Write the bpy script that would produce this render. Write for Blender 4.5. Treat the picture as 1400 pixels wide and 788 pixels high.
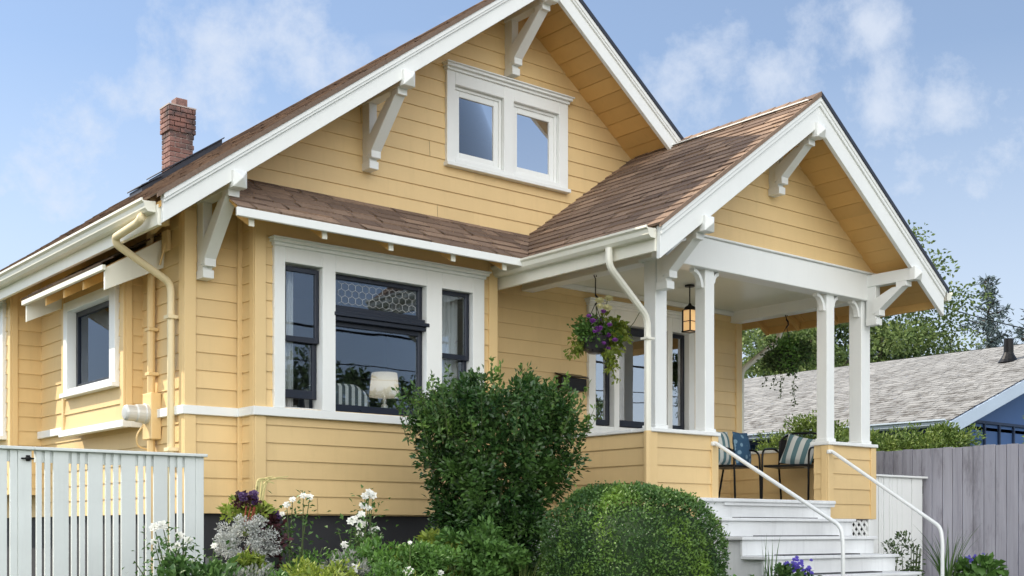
import bpy, math, random
import numpy as np
from mathutils import Vector, Matrix

random.seed(7)
RNG = np.random.default_rng(7)
for o in list(bpy.data.objects):
    bpy.data.objects.remove(o)
scene = bpy.context.scene
COL = scene.collection

# ------------------------------------------------------------------ camera
cam_d = bpy.data.cameras.new("camera")
cam = bpy.data.objects.new("camera", cam_d)
COL.objects.link(cam)
cam.location = (0, 0, 1.5)
cam.rotation_euler = (math.radians(90), 0, -math.atan2(.6332, .7739))
cam_d.sensor_width = 36.0
cam_d.lens = 36.0 * 1669 / 1400
cam_d.shift_y = (727 - 394) / 1400.0
cam_d.clip_start = .05
cam_d.clip_end = 3000
scene.camera = cam

# ------------------------------------------------------------------ sky, sun, exposure
SUN = Vector((-1.0, 1.39, 1.6)).normalized()
world = bpy.data.worlds.new("World")
scene.world = world
world.use_nodes = True
wt = world.node_tree
bg = wt.nodes['Background']
sky = wt.nodes.new('ShaderNodeTexSky')
sky.sky_type = 'NISHITA'
sky.sun_disc = False
sky.sun_elevation = math.asin(SUN.z)
sky.sun_rotation = math.atan2(SUN.x, SUN.y)
sky.air_density = 1.0
sky.dust_density = .3
sky.ozone_density = 2.3
SKY_STRENGTH = .12


def wnode(t, **kw):
    n = wt.nodes.new(t)
    for k, v in kw.items():
        setattr(n, k, v)
    return n


def wmath(op, a, b=None, clamp=False):
    n = wnode('ShaderNodeMath', operation=op, use_clamp=clamp)
    for i, v in enumerate((a, b)):
        if v is None:
            continue
        if isinstance(v, (int, float)):
            n.inputs[i].default_value = v
        else:
            wt.links.new(v, n.inputs[i])
    return n.outputs[0]


# clouds: soft cumulus patches laid over the sky dome, drifting denser towards the horizon
wtc = wnode('ShaderNodeTexCoord')
wsep = wnode('ShaderNodeSeparateXYZ')
wt.links.new(wtc.outputs['Generated'], wsep.inputs[0])
zc = wmath('MAXIMUM', wsep.outputs[2], 0.0)
den = wmath('ADD', zc, .32)
wcomb = wnode('ShaderNodeCombineXYZ')
wt.links.new(wmath('DIVIDE', wsep.outputs[0], den), wcomb.inputs[0])
wt.links.new(wmath('DIVIDE', wsep.outputs[1], den), wcomb.inputs[1])
wt.links.new(wmath('MULTIPLY', zc, 2.0), wcomb.inputs[2])
wn = wnode('ShaderNodeTexNoise')
wn.inputs['Scale'].default_value = 2.3
wn.inputs['Detail'].default_value = 7
wn.inputs['Roughness'].default_value = .52
wn.inputs['Distortion'].default_value = .25
wt.links.new(wcomb.outputs[0], wn.inputs['Vector'])
wr = wnode('ShaderNodeMapRange', interpolation_type='SMOOTHSTEP')
wr.inputs['From Min'].default_value = .50
wr.inputs['From Max'].default_value = .66
wr.inputs['To Max'].default_value = .85
wt.links.new(wn.outputs['Fac'], wr.inputs['Value'])
# thin milky veil low down
wv = wnode('ShaderNodeMapRange', interpolation_type='SMOOTHSTEP')
wv.inputs['From Min'].default_value = .50
wv.inputs['From Max'].default_value = .0
wv.inputs['To Max'].default_value = .8
wt.links.new(zc, wv.inputs['Value'])
# cumulus puffs: where they stand on the dome (unit direction) and their angular size
PUFFS = [(0.388, 0.864, 0.322, 0.0512), (0.328, 0.895, 0.301, 0.0377), (0.304, 0.917, 0.258, 0.0593), (0.43, 0.852, 0.3, 0.0324), (0.469, 0.815, 0.34, 0.027), (0.49, 0.796, 0.356, 0.0216), (0.692, 0.639, 0.336, 0.0334), (0.707, 0.615, 0.35, 0.0216), (0.73, 0.592, 0.343, 0.0194), (0.745, 0.559, 0.364, 0.0183), (0.706, 0.6, 0.378, 0.014), (0.786, 0.531, 0.317, 0.0226), (0.816, 0.492, 0.302, 0.0216), (0.763, 0.528, 0.372, 0.0162), (0.839, 0.479, 0.258, 0.0377), (0.526, 0.766, 0.37, 0.0135)]
pn = wnode('ShaderNodeTexNoise')
pn.inputs['Scale'].default_value = 8.0
pn.inputs['Detail'].default_value = 8
pn.inputs['Roughness'].default_value = .64
pn.inputs['Distortion'].default_value = .12
wt.links.new(wtc.outputs['Generated'], pn.inputs['Vector'])
puff = None
for px_, py_, pz_, pr_ in PUFFS:
    dp = wnode('ShaderNodeVectorMath', operation='DISTANCE')
    wt.links.new(wtc.outputs['Generated'], dp.inputs[0])
    dp.inputs[1].default_value = (px_, py_, pz_)
    one = wmath('SUBTRACT', 1.0, wmath('DIVIDE', dp.outputs['Value'], pr_ * 2.5))
    puff = one if puff is None else wmath('MAXIMUM', puff, one)
pd = wmath('ADD', wmath('MULTIPLY', wmath('MAXIMUM', puff, -.6), .42), wmath('MULTIPLY', wmath('SUBTRACT', pn.outputs['Fac'], .5), 2.1))
wp = wnode('ShaderNodeMapRange', interpolation_type='SMOOTHSTEP')
wp.inputs["From Min"].default_value = .06
wp.inputs["From Max"].default_value = .74
wp.inputs["To Max"].default_value = .82
wt.links.new(pd, wp.inputs['Value'])
cover = wmath('MAXIMUM', .16, wmath('MAXIMUM', wmath('MAXIMUM', wmath('MULTIPLY', wr.outputs[0], .35), wp.outputs[0]), wv.outputs[0]))
# unseen bright cloud added behind the camera, fill light for the shaded front
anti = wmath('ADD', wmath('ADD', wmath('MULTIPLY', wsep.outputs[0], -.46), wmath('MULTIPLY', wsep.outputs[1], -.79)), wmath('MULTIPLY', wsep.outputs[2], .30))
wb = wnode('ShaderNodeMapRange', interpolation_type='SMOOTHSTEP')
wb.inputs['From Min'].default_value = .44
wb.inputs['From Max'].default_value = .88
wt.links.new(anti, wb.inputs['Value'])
fill_cloud = wmath('MULTIPLY', wb.outputs[0], wmath('ADD', wmath('MULTIPLY', wr.outputs[0], .45), .62), True)
wmix = wnode('ShaderNodeMix', data_type='RGBA')
wt.links.new(cover, wmix.inputs['Factor'])
wt.links.new(sky.outputs[0], wmix.inputs['A'])
wmix.inputs['B'].default_value = (4.6, 5.0, 5.7, 1)
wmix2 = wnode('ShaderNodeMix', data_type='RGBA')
wt.links.new(fill_cloud, wmix2.inputs['Factor'])
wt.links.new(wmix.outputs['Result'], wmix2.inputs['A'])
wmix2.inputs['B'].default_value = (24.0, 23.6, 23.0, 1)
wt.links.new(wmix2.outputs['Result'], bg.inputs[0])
bg.inputs[1].default_value = SKY_STRENGTH

sun_d = bpy.data.lights.new("sun", 'SUN')
sun_d.energy = 4.6
sun_d.angle = math.radians(.5)
sun_d.color = (1, .90, .75)
sun = bpy.data.objects.new("sun", sun_d)
COL.objects.link(sun)
sun.location = (-20, 30, 40)
sun.rotation_euler = SUN.to_track_quat('Z', 'Y').to_euler()

scene.view_settings.view_transform = 'Standard'
scene.view_settings.look = 'None'
scene.view_settings.exposure = 0.50
scene.view_settings.gamma = 1
scene.view_settings.use_curve_mapping = False
scene.render.engine = 'CYCLES'
scene.cycles.max_bounces = 8
scene.cycles.diffuse_bounces = 4
scene.cycles.transparent_max_bounces = 12
scene.cycles.use_denoising = True
scene.cycles.sample_clamp_indirect = 6


# ------------------------------------------------------------------ materials
def new_mat(name):
    m = bpy.data.materials.new(name)
    m.use_nodes = True
    nt = m.node_tree
    return m, nt, nt.nodes['Principled BSDF']


def ramp_mix(nt, fac, c1, c2):
    n = nt.nodes.new('ShaderNodeMix')
    n.data_type = 'RGBA'
    nt.links.new(fac, n.inputs['Factor'])
    for key, c in (('A', c1), ('B', c2)):
        if isinstance(c, tuple):
            n.inputs[key].default_value = (*c, 1)
        else:
            nt.links.new(c, n.inputs[key])
    return n.outputs['Result']


def noise(nt, scale, detail=4, rough=.55, vec=None):
    n = nt.nodes.new('ShaderNodeTexNoise')
    n.inputs['Scale'].default_value = scale
    n.inputs['Detail'].default_value = detail
    n.inputs['Roughness'].default_value = rough
    if vec is not None:
        nt.links.new(vec, n.inputs['Vector'])
    return n.outputs['Fac']


def coords(nt, scale=(1, 1, 1), kind='Object'):
    tc = nt.nodes.new('ShaderNodeTexCoord')
    mp = nt.nodes.new('ShaderNodeMapping')
    mp.inputs['Scale'].default_value = scale
    nt.links.new(tc.outputs[kind], mp.inputs['Vector'])
    return mp.outputs[0]


def span(nt, val, a, b, lo=0., hi=1.):
    n = nt.nodes.new('ShaderNodeMapRange')
    for k, v in (('From Min', a), ('From Max', b), ('To Min', lo), ('To Max', hi)):
        n.inputs[k].default_value = v
    nt.links.new(val, n.inputs['Value'])
    return n.outputs[0]


def island(nt):
    return nt.nodes.new('ShaderNodeNewGeometry').outputs['Random Per Island']


def bump(nt, bsdf, h, strength=.3, dist=.01):
    b = nt.nodes.new('ShaderNodeBump')
    b.inputs['Strength'].default_value = strength
    b.inputs['Distance'].default_value = dist
    nt.links.new(h, b.inputs['Height'])
    nt.links.new(b.outputs[0], bsdf.inputs['Normal'])


def paint(name, c, rough=.5, var=.06, dirt=.10, grain=(6, 6, 40), per_board=True, bstr=.15):
    """painted timber: slight board to board change, faint weather blotches, fine grain"""
    m, nt, b = new_mat(name)
    v = coords(nt)
    n1 = span(nt, noise(nt, 1.6, 5, .6, v), .3, .75)
    dark = tuple(x * (1 - dirt) for x in c)
    col = ramp_mix(nt, n1, c, dark)
    streak = span(nt, noise(nt, 2.0, 6, .7, coords(nt, (7, 7, .7))), .52, .78, 0, .55)
    col = ramp_mix(nt, streak, col, tuple(x * (1 - dirt * 1.6) for x in c))
    if per_board:
        lo = tuple(x * (1 - var) for x in c)
        mul = ramp_mix(nt, island(nt), (1 - var, 1 - var, 1 - var), (1 + var * .4,) * 3)
        mx = nt.nodes.new('ShaderNodeMix')
        mx.data_type = 'RGBA'
        mx.blend_type = 'MULTIPLY'
        mx.inputs['Factor'].default_value = 1
        nt.links.new(col, mx.inputs['A'])
        nt.links.new(mul, mx.inputs['B'])
        col = mx.outputs['Result']
    nt.links.new(col, b.inputs['Base Color'])
    b.inputs['Roughness'].default_value = rough
    bump(nt, b, noise(nt, 3, 6, .65, coords(nt, grain)), bstr, .004)
    return m


def plain(name, c, rough=.5, metal=0., spec=.5):
    m, nt, b = new_mat(name)
    b.inputs['Base Color'].default_value = (*c, 1)
    b.inputs['Roughness'].default_value = rough
    b.inputs['Metallic'].default_value = metal
    b.inputs['Specular IOR Level'].default_value = spec
    n1 = span(nt, noise(nt, 14, 4, .6, coords(nt)), .3, .7, max(.02, rough - .08), min(1, rough + .1))
    nt.links.new(n1, b.inputs['Roughness'])
    return m


M = {}
M['yellow'] = paint('yellow_siding_paint', (.74, .54, .265), .55, .07, .10, (5, 5, 60))
M['yellow_trim'] = paint('yellow_trim_paint', (.74, .54, .265), .55, .03, .06)
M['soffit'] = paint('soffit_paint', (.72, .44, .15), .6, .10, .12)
M['white'] = paint('white_trim_paint', (.80, .82, .80), .45, .02, .06)
M['gutter'] = paint('cream_gutter_paint', (.80, .79, .69), .4, .02, .07, bstr=.05)
M['cream'] = paint('cream_yellow_pipe_paint', (.76, .64, .40), .45, .02, .06)
M['fence_white'] = paint('pale_fence_paint', (.72, .765, .75), .55, .05, .12)
M['step_white'] = paint('step_paint', (.76, .78, .78), .5, .05, .22)
M['ceiling'] = paint('porch_ceiling_paint', (.70, .72, .62), .3, .0, .06, bstr=.05)
M['foundation'] = paint('foundation_paint', (.03, .031, .036), .7, .0, .3)
M['navy'] = plain('navy_sash_paint', (.006, .010, .022), .35)
M['black_metal'] = plain('black_metal', (.012, .012, .013), .4, .6)
M['dark_metal'] = plain('dark_flashing', (.035, .04, .055), .5, .3)
M['steel'] = plain('grey_metal', (.55, .56, .54), .45, .35)
M['strip'] = plain('grip_strip', (.06, .06, .065), .9)
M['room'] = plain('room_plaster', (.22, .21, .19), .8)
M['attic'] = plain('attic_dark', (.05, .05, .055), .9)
M['wood_dark'] = plain('dark_wood', (.09, .05, .03), .5)
M['blue_wall'] = paint('blue_wall_paint', (.055, .125, .30), .6, .05, .1)
M['blue_trim'] = paint('pale_blue_trim', (.50, .60, .72), .6, .02, .1)
M['blue_batten'] = plain('dark_blue_batten', (.02, .04, .09), .6)
M['stem'] = plain('green_stem', (.07, .10, .03), .7)
M['twig'] = plain('brown_twig', (.06, .045, .03), .9)
M['white_petal'] = plain('white_petal', (.76, .76, .70), .6)
M['purple_petal'] = plain('purple_petal', (.17, .035, .24), .6)
M['violet_petal'] = plain('violet_petal', (.10, .07, .42), .6)
M['dark_purple'] = plain('dark_purple_petal', (.055, .02, .09), .7)
M['pale_yellow_petal'] = plain('pale_yellow_petal', (.75, .72, .40), .6)
M['straw'] = plain('straw_blade', (.52, .46, .20), .7)
M['pot'] = plain('dark_glazed_pot', (.03, .03, .035), .35)
M['soil'] = plain('soil', (.035, .025, .018), .95)
M['red_stem'] = plain('red_stem', (.26, .06, .03), .6)
M['paver'] = plain('concrete', (.33, .32, .30), .9)


def glass_mat(name, tint=(.8, .86, .9), boost=1.0, sheen=(.74, .84, 1)):
    m = bpy.data.materials.new(name)
    m.use_nodes = True
    nt = m.node_tree
    nt.nodes.clear()
    out = nt.nodes.new('ShaderNodeOutputMaterial')
    mix = nt.nodes.new('ShaderNodeMixShader')
    tr = nt.nodes.new('ShaderNodeBsdfTransparent')
    tr.inputs[0].default_value = (*tint, 1)
    gl = nt.nodes.new('ShaderNodeBsdfGlossy')
    gl.inputs['Color'].default_value = (*sheen, 1)
    gl.inputs['Roughness'].default_value = .004
    lw = nt.nodes.new('ShaderNodeFresnel')
    lw.inputs[0].default_value = 1.5
    mu = nt.nodes.new('ShaderNodeMath')
    mu.operation = 'MULTIPLY_ADD'
    mu.use_clamp = True
    mu.inputs[1].default_value = 1.0 * boost
    mu.inputs[2].default_value = .025 * boost
    nt.links.new(lw.outputs[0], mu.inputs[0])
    nt.links.new(mu.outputs[0], mix.inputs[0])
    nt.links.new(tr.outputs[0], mix.inputs[1])
    nt.links.new(gl.outputs[0], mix.inputs[2])
    nt.links.new(mix.outputs[0], out.inputs[0])
    # the hand-blown panes are never dead flat
    bm = nt.nodes.new('ShaderNodeBump')
    bm.inputs['Strength'].default_value = .03
    bm.inputs['Distance'].default_value = .02
    nt.links.new(noise(nt, 1.4, 2, .5, coords(nt)), bm.inputs['Height'])
    nt.links.new(bm.outputs[0], gl.inputs['Normal'])
    return m


M['glass'] = glass_mat('window_glass', (.93, .96, .97), .98)
M['glass_plain'] = glass_mat('gable_glass', (.5, .55, .6), .75, (.86, .86, .88))
M['glass_porch'] = glass_mat('porch_glass', (.85, .88, .9), .5, (.86, .88, .92))


def shingle_mat(name, c1, c2, mortar, bw, moss=None):
    m, nt, b = new_mat(name)
    tc = nt.nodes.new('ShaderNodeTexCoord')
    isl = island(nt)
    n1 = span(nt, noise(nt, .9, 6, .65, coords(nt)), .3, .72)
    base = ramp_mix(nt, isl, c1, c2)
    base = ramp_mix(nt, span(nt, noise(nt, 34, 4, .75, coords(nt)), .35, .75, 0, .55), base, mortar)
    base = ramp_mix(nt, span(nt, n1, 0, 1, 0, .35), base, tuple(x * .6 for x in c1))
    if moss:
        mo = span(nt, noise(nt, 7.0, 8, .72, coords(nt, (1, .6, 1))), .505, .575, 0, .85)
        lo_ = nt.nodes.new('ShaderNodeSeparateXYZ')
        nt.links.new(coords(nt), lo_.inputs[0])
        low = span(nt, lo_.outputs[2], 2.3, 4.2, 1.0, .25)
        ml = nt.nodes.new('ShaderNodeMath')
        ml.operation = 'MULTIPLY'
        nt.links.new(mo, ml.inputs[0])
        nt.links.new(low, ml.inputs[1])
        mo = ml.outputs[0]
        base = ramp_mix(nt, mo, base, moss)
    nt.links.new(base, b.inputs['Base Color'])
    b.inputs['Roughness'].default_value = .92
    b.inputs['Specular IOR Level'].default_value = .2
    bump(nt, b, noise(nt, 160, 3, .7, coords(nt)), .5, .004)
    return m


M['shingle'] = shingle_mat('brown_shingle', (.165, .118, .092), (.41, .29, .205), (.10, .068, .057), .3)
M['old_shingle'] = shingle_mat('weathered_grey_shingle', (.25, .252, .25), (.38, .382, .375), (.25, .255, .26), .3, (.075, .068, .06))


def brick_mat():
    m, nt, b = new_mat('red_brick')
    isl = island(nt)
    col = ramp_mix(nt, isl, (.20, .093, .073), (.28, .155, .13))
    soot = span(nt, noise(nt, 3.0, 5, .7, coords(nt)), .45, .62)
    col = ramp_mix(nt, soot, col, (.07, .055, .055))
    nt.links.new(col, b.inputs['Base Color'])
    b.inputs['Roughness'].default_value = .9
    bump(nt, b, noise(nt, 90, 4, .6, coords(nt)), .5, .006)
    return m


M['brick'] = brick_mat()
M['mortar'] = plain('mortar', (.42, .36, .33), .95)


def plank_mat():
    m, nt, b = new_mat('weathered_plank')
    v = coords(nt, (9, 9, .55))
    n1 = span(nt, noise(nt, 2.2, 7, .7, v), .36, .70)
    n2 = span(nt, noise(nt, 1.1, 6, .7, coords(nt, (4, 4, .9))), .52, .68)
    col = ramp_mix(nt, n1, (.40, .395, .45), (.27, .265, .31))
    col = ramp_mix(nt, span(nt, island(nt), 0, 1, 0, .5), col, (.47, .465, .52))
    col = ramp_mix(nt, span(nt, n2, 0, 1, 0, .75), col, (.16, .15, .17))
    nt.links.new(col, b.inputs['Base Color'])
    b.inputs['Roughness'].default_value = .85
    bump(nt, b, noise(nt, 6, 8, .7, coords(nt, (14, 14, .8))), .6, .006)
    return m


M['plank'] = plank_mat()


def leaf_mat(name, c1, c2, rough=.45, trans=.25, spec=.4, young=None):
    m, nt, b = new_mat(name)
    col = ramp_mix(nt, island(nt), c1, c2)
    if young:
        p = span(nt, noise(nt, 2.4, 3, .6, coords(nt)), .46, .68)
        col = ramp_mix(nt, p, col, young)
    nt.links.new(col, b.inputs['Base Color'])
    b.inputs['Roughness'].default_value = rough
    b.inputs['Specular IOR Level'].default_value = spec
    tr = nt.nodes.new('ShaderNodeBsdfTranslucent')
    nt.links.new(col, tr.inputs[0])
    mix = nt.nodes.new('ShaderNodeMixShader')
    mix.inputs[0].default_value = trans
    nt.links.new(b.outputs[0], mix.inputs[1])
    nt.links.new(tr.outputs[0], mix.inputs[2])
    nt.links.new(mix.outputs[0], nt.nodes['Material Output'].inputs[0])
    return m


M['laurel'] = leaf_mat('laurel_leaf', (.018, .058, .016), (.06, .13, .032), .22, .18, .5, (.10, .195, .045))
M['box'] = leaf_mat('boxwood_leaf', (.04, .10, .026), (.095, .19, .045), .45, .2, .4, (.19, .32, .05))
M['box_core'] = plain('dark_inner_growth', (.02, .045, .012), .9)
M['garden'] = leaf_mat('garden_leaf', (.065, .15, .03), (.13, .26, .055), .5, .25)
M['lime'] = leaf_mat('lime_leaf', (.16, .24, .035), (.30, .36, .06), .5, .3)
M['rose_leaf'] = leaf_mat('rose_leaf', (.05, .12, .03), (.10, .19, .05), .45, .2)
M['silver'] = leaf_mat('silver_leaf', (.34, .36, .34), (.62, .63, .60), .8, .1, .1)
M['maroon'] = leaf_mat('maroon_leaf', (.03, .012, .014), (.085, .022, .03), .5, .2)
M['grass_leaf'] = leaf_mat('grass_blade', (.10, .17, .04), (.26, .30, .10), .6, .2)
M['iris'] = leaf_mat('sword_leaf', (.05, .12, .03), (.12, .20, .06), .45, .15)
M['sage'] = leaf_mat('sage_leaf', (.17, .19, .16), (.30, .31, .28), .8, .1)
M['tree_leaf'] = leaf_mat('tree_leaf', (.075, .125, .04), (.15, .22, .065), .5, .3, .3, (.22, .28, .09))
M['dark_tree'] = leaf_mat('dark_tree_leaf', (.05, .085, .035), (.10, .155, .055), .6, .15, .2)
M['grey_tree'] = leaf_mat('hazy_tree_leaf', (.12, .16, .09), (.22, .27, .14), .6, .2, .2)
M['needle'] = leaf_mat('blue_needle', (.085, .12, .125), (.14, .185, .185), .7, .05, .2)
M['hedge'] = leaf_mat('hedge_leaf', (.07, .13, .025), (.15, .22, .05), .5, .2, .3, (.22, .29, .06))
M['bark'] = paint('bark', (.085, .065, .05), .95, .0, .3, (8, 8, 2), False, .8)


def ground_mat():
    m, nt, b = new_mat('lawn_soil')
    n1 = span(nt, noise(nt, 1.2, 8, .7, coords(nt)), .35, .65)
    col = ramp_mix(nt, n1, (.05, .085, .025), (.06, .045, .03))
    nt.links.new(col, b.inputs['Base Color'])
    b.inputs['Roughness'].default_value = .95
    bump(nt, b, noise(nt, 12, 6, .7, coords(nt)), .7, .04)
    return m


M['ground'] = ground_mat()


def stripe_mat(name, base, stripe, freq, axis=0, dark=None):
    m, nt, b = new_mat(name)
    sep = nt.nodes.new('ShaderNodeSeparateXYZ')
    nt.links.new(coords(nt), sep.inputs[0])
    w = nt.nodes.new('ShaderNodeMath')
    w.operation = 'MULTIPLY'
    w.inputs[1].default_value = freq
    nt.links.new(sep.outputs[axis], w.inputs[0])
    fr = nt.nodes.new('ShaderNodeMath')
    fr.operation = 'FRACT'
    nt.links.new(w.outputs[0], fr.inputs[0])
    gt = nt.nodes.new('ShaderNodeMath')
    gt.operation = 'GREATER_THAN'
    gt.inputs[1].default_value = .5
    nt.links.new(fr.outputs[0], gt.inputs[0])
    nt.links.new(ramp_mix(nt, gt.outputs[0], base, stripe), b.inputs['Base Color'])
    b.inputs['Roughness'].default_value = .85
    bump(nt, b, noise(nt, 60, 3, .6, coords(nt)), .3, .004)
    return m


M['striped'] = stripe_mat('teal_striped_cloth', (.62, .63, .58), (.085, .22, .24), 8.5, 1)
M['striped_x'] = stripe_mat('teal_striped_cloth_front', (.52, .54, .51), (.09, .17, .185), 9.0, 0)
M['armchair'] = stripe_mat('grey_striped_upholstery', (.80, .80, .78), (.10, .12, .14), 14, 0)


def floral_mat():
    m, nt, b = new_mat('blue_floral_cloth')
    vo = nt.nodes.new('ShaderNodeTexVoronoi')
    vo.inputs['Scale'].default_value = 11
    nt.links.new(coords(nt), vo.inputs['Vector'])
    f = span(nt, vo.outputs['Distance'], .25, .32)
    nt.links.new(ramp_mix(nt, f, (.16, .27, .36), (.025, .075, .14)), b.inputs['Base Color'])
    b.inputs['Roughness'].default_value = .9
    return m


M['floral'] = floral_mat()


def curtain_mat():
    m, nt, b = new_mat('sheer_curtain')
    b.inputs['Base Color'].default_value = (.80, .80, .78, 1)
    b.inputs['Roughness'].default_value = .9
    tr = nt.nodes.new('ShaderNodeBsdfTranslucent')
    tr.inputs[0].default_value = (.8, .8, .78, 1)
    mx = nt.nodes.new('ShaderNodeMixShader')
    mx.inputs[0].default_value = .4
    nt.links.new(b.outputs[0], mx.inputs[1])
    nt.links.new(tr.outputs[0], mx.inputs[2])
    nt.links.new(mx.outputs[0], nt.nodes['Material Output'].inputs[0])
    bump(nt, b, noise(nt, 40, 3, .6, coords(nt)), .2, .004)
    return m


M['curtain'] = curtain_mat()


def shade_mat():
    m, nt, b = new_mat('lamp_shade_cloth')
    b.inputs['Base Color'].default_value = (.82, .78, .70, 1)
    b.inputs['Roughness'].default_value = .9
    tr = nt.nodes.new('ShaderNodeBsdfTranslucent')
    tr.inputs[0].default_value = (.85, .80, .70, 1)
    mx = nt.nodes.new('ShaderNodeMixShader')
    mx.inputs[0].default_value = .5
    nt.links.new(b.outputs[0], mx.inputs[1])
    nt.links.new(tr.outputs[0], mx.inputs[2])
    nt.links.new(mx.outputs[0], nt.nodes['Material Output'].inputs[0])
    return m


M['shade'] = shade_mat()


def emit_mat(name, c, s):
    m, nt, b = new_mat(name)
    b.inputs['Base Color'].default_value = (*c, 1)
    b.inputs['Emission Color'].default_value = (*c, 1)
    b.inputs['Emission Strength'].default_value = s
    return m


M['bulb'] = emit_mat('warm_lantern_glass', (1, .62, .28), .38)


# ------------------------------------------------------------------ mesh builder
class MB:
    def __init__(self):
        self.v = []
        self.f = []

    def add(self, vs, fs):
        n = len(self.v)
        self.v += [tuple(p) for p in vs]
        self.f += [tuple(i + n for i in f) for f in fs]
        return self

    def box(self, x0, x1, y0, y1, z0, z1):
        return self.boxm(lambda s, n, z: (s, n, z), x0, x1, y0, y1, z0, z1)

    def boxm(self, fn, s0, s1, n0, n1, z0, z1):
        vs = [fn(s, n, z) for z in (z0, z1) for n in (n0, n1) for s in (s0, s1)]
        return self.add(vs, [(0, 2, 3, 1), (4, 5, 7, 6), (0, 1, 5, 4), (2, 6, 7, 3), (0, 4, 6, 2), (1, 3, 7, 5)])

    def prism(self, poly, vec):
        """closed polygon (3d points) swept along vec"""
        n = len(poly)
        a = [Vector(p) for p in poly]
        b = [p + Vector(vec) for p in a]
        fs = [tuple(range(n))[::-1], tuple(range(n, 2 * n))]
        fs += [(i, (i + 1) % n, n + (i + 1) % n, n + i) for i in range(n)]
        return self.add(a + b, fs)

    def tube(self, path, r, seg=8, cap=True):
        path = [Vector(p) for p in path]
        rs = r if isinstance(r, (list, tuple)) else [r] * len(path)
        vs, fs = [], []
        up = None
        for i, p in enumerate(path):
            t = (path[min(i + 1, len(path) - 1)] - path[max(i - 1, 0)]).normalized()
            if up is None:
                ref = Vector((0, 0, 1)) if abs(t.z) < .9 else Vector((1, 0, 0))
                up = (ref - t * ref.dot(t)).normalized()
            else:
                up = (up - t * up.dot(t))
                up = up.normalized() if up.length > 1e-6 else Vector((1, 0, 0))
            w = t.cross(up)
            for k in range(seg):
                a = 2 * math.pi * (k + .5) / seg
                vs.append(p + (up * math.cos(a) + w * math.sin(a)) * rs[i])
        for i in range(len(path) - 1):
            for k in range(seg):
                k2 = (k + 1) % seg
                fs.append((i * seg + k, i * seg + k2, (i + 1) * seg + k2, (i + 1) * seg + k))
        if cap:
            fs.append(tuple(range(seg))[::-1])
            fs.append(tuple((len(path) - 1) * seg + k for k in range(seg)))
        return self.add(vs, fs)

    def lathe(self, c, prof, seg=16, axis='z', jit=0):
        """prof: list of (radius, height)"""
        vs, fs = [], []
        for r, h in prof:
            for k in range(seg):
                a = 2 * math.pi * k / seg
                rr = r * (1 + random.uniform(-jit, jit))
                if axis == 'z':
                    vs.append((c[0] + rr * math.cos(a), c[1] + rr * math.sin(a), c[2] + h))
                else:
                    vs.append((c[0] - h, c[1] + rr * math.cos(a), c[2] + rr * math.sin(a)))
        for i in range(len(prof) - 1):
            for k in range(seg):
                k2 = (k + 1) % seg
                fs.append((i * seg + k, i * seg + k2, (i + 1) * seg + k2, (i + 1) * seg + k))
        fs.append(tuple(range(seg))[::-1])
        fs.append(tuple((len(prof) - 1) * seg + k for k in range(seg)))
        return self.add(vs, fs)

    def build(self, name, mat, parent=None, bevel=0., smooth=False, sub=0):
        me = bpy.data.meshes.new(name)
        org = ORG.get(parent.name, Vector()) if parent else Vector()
        me.from_pydata([tuple(Vector(p) - org) for p in self.v], [], self.f)
        me.validate()
        me.materials.append(mat)
        if smooth:
            me.shade_smooth()
        o = bpy.data.objects.new(name, me)
        COL.objects.link(o)
        if parent:
            o.parent = parent
            ORG[o.name] = org
        if bevel:
            md = o.modifiers.new('bevel', 'BEVEL')
            md.width = bevel
            md.segments = 1
            md.limit_method = 'ANGLE'
            md.angle_limit = math.radians(40)
        if sub:
            md = o.modifiers.new('sub', 'SUBSURF')
            md.levels = md.render_levels = sub
        return o


ORG = {}


def thing(name, label, cat, loc, group=None):
    o = bpy.data.objects.new(name, None)
    COL.objects.link(o)
    o.location = loc
    o.empty_display_size = .2
    o['label'] = label
    o['category'] = cat
    if group:
        o['group'] = group
    ORG[o.name] = Vector(loc)
    return o


def tag(o, label, cat, group=None):
    o['label'] = label
    o['category'] = cat
    if group:
        o['group'] = group
    return o


def structure(o, label=None):
    o['kind'] = 'structure'
    if label:
        o['label'] = label
    return o


def FRONT(Y):
    return lambda s, n, z: (s, Y - n, z)


def LEFT(X):
    return lambda s, n, z: (X - n, s, z)


def RIGHTW(X):
    return lambda s, n, z: (X + n, s, z)


def clip(poly, ax, val, keep_gt):
    out = []
    for i in range(len(poly)):
        a, b = poly[i], poly[(i + 1) % len(poly)]
        da, db = a[ax] - val, b[ax] - val
        if not keep_gt:
            da, db = -da, -db
        if da >= 0:
            out.append(a)
        if (da > 0 and db < 0) or (da < 0 and db > 0):
            t = da / (da - db)
            out.append((a[0] + (b[0] - a[0]) * t, a[1] + (b[1] - a[1]) * t))
    return out


def minus_holes(polys, holes):
    for (s0, s1, z0, z1) in holes:
        res = []
        for p in polys:
            for q in (clip(p, 0, s0, False), clip(p, 0, s1, True)):
                if len(q) > 2:
                    res.append(q)
            mid = clip(clip(p, 0, s0, True), 0, s1, False)
            if len(mid) > 2:
                for q in (clip(mid, 1, z0, False), clip(mid, 1, z1, True)):
                    if len(q) > 2:
                        res.append(q)
        polys = res
    return polys


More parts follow.
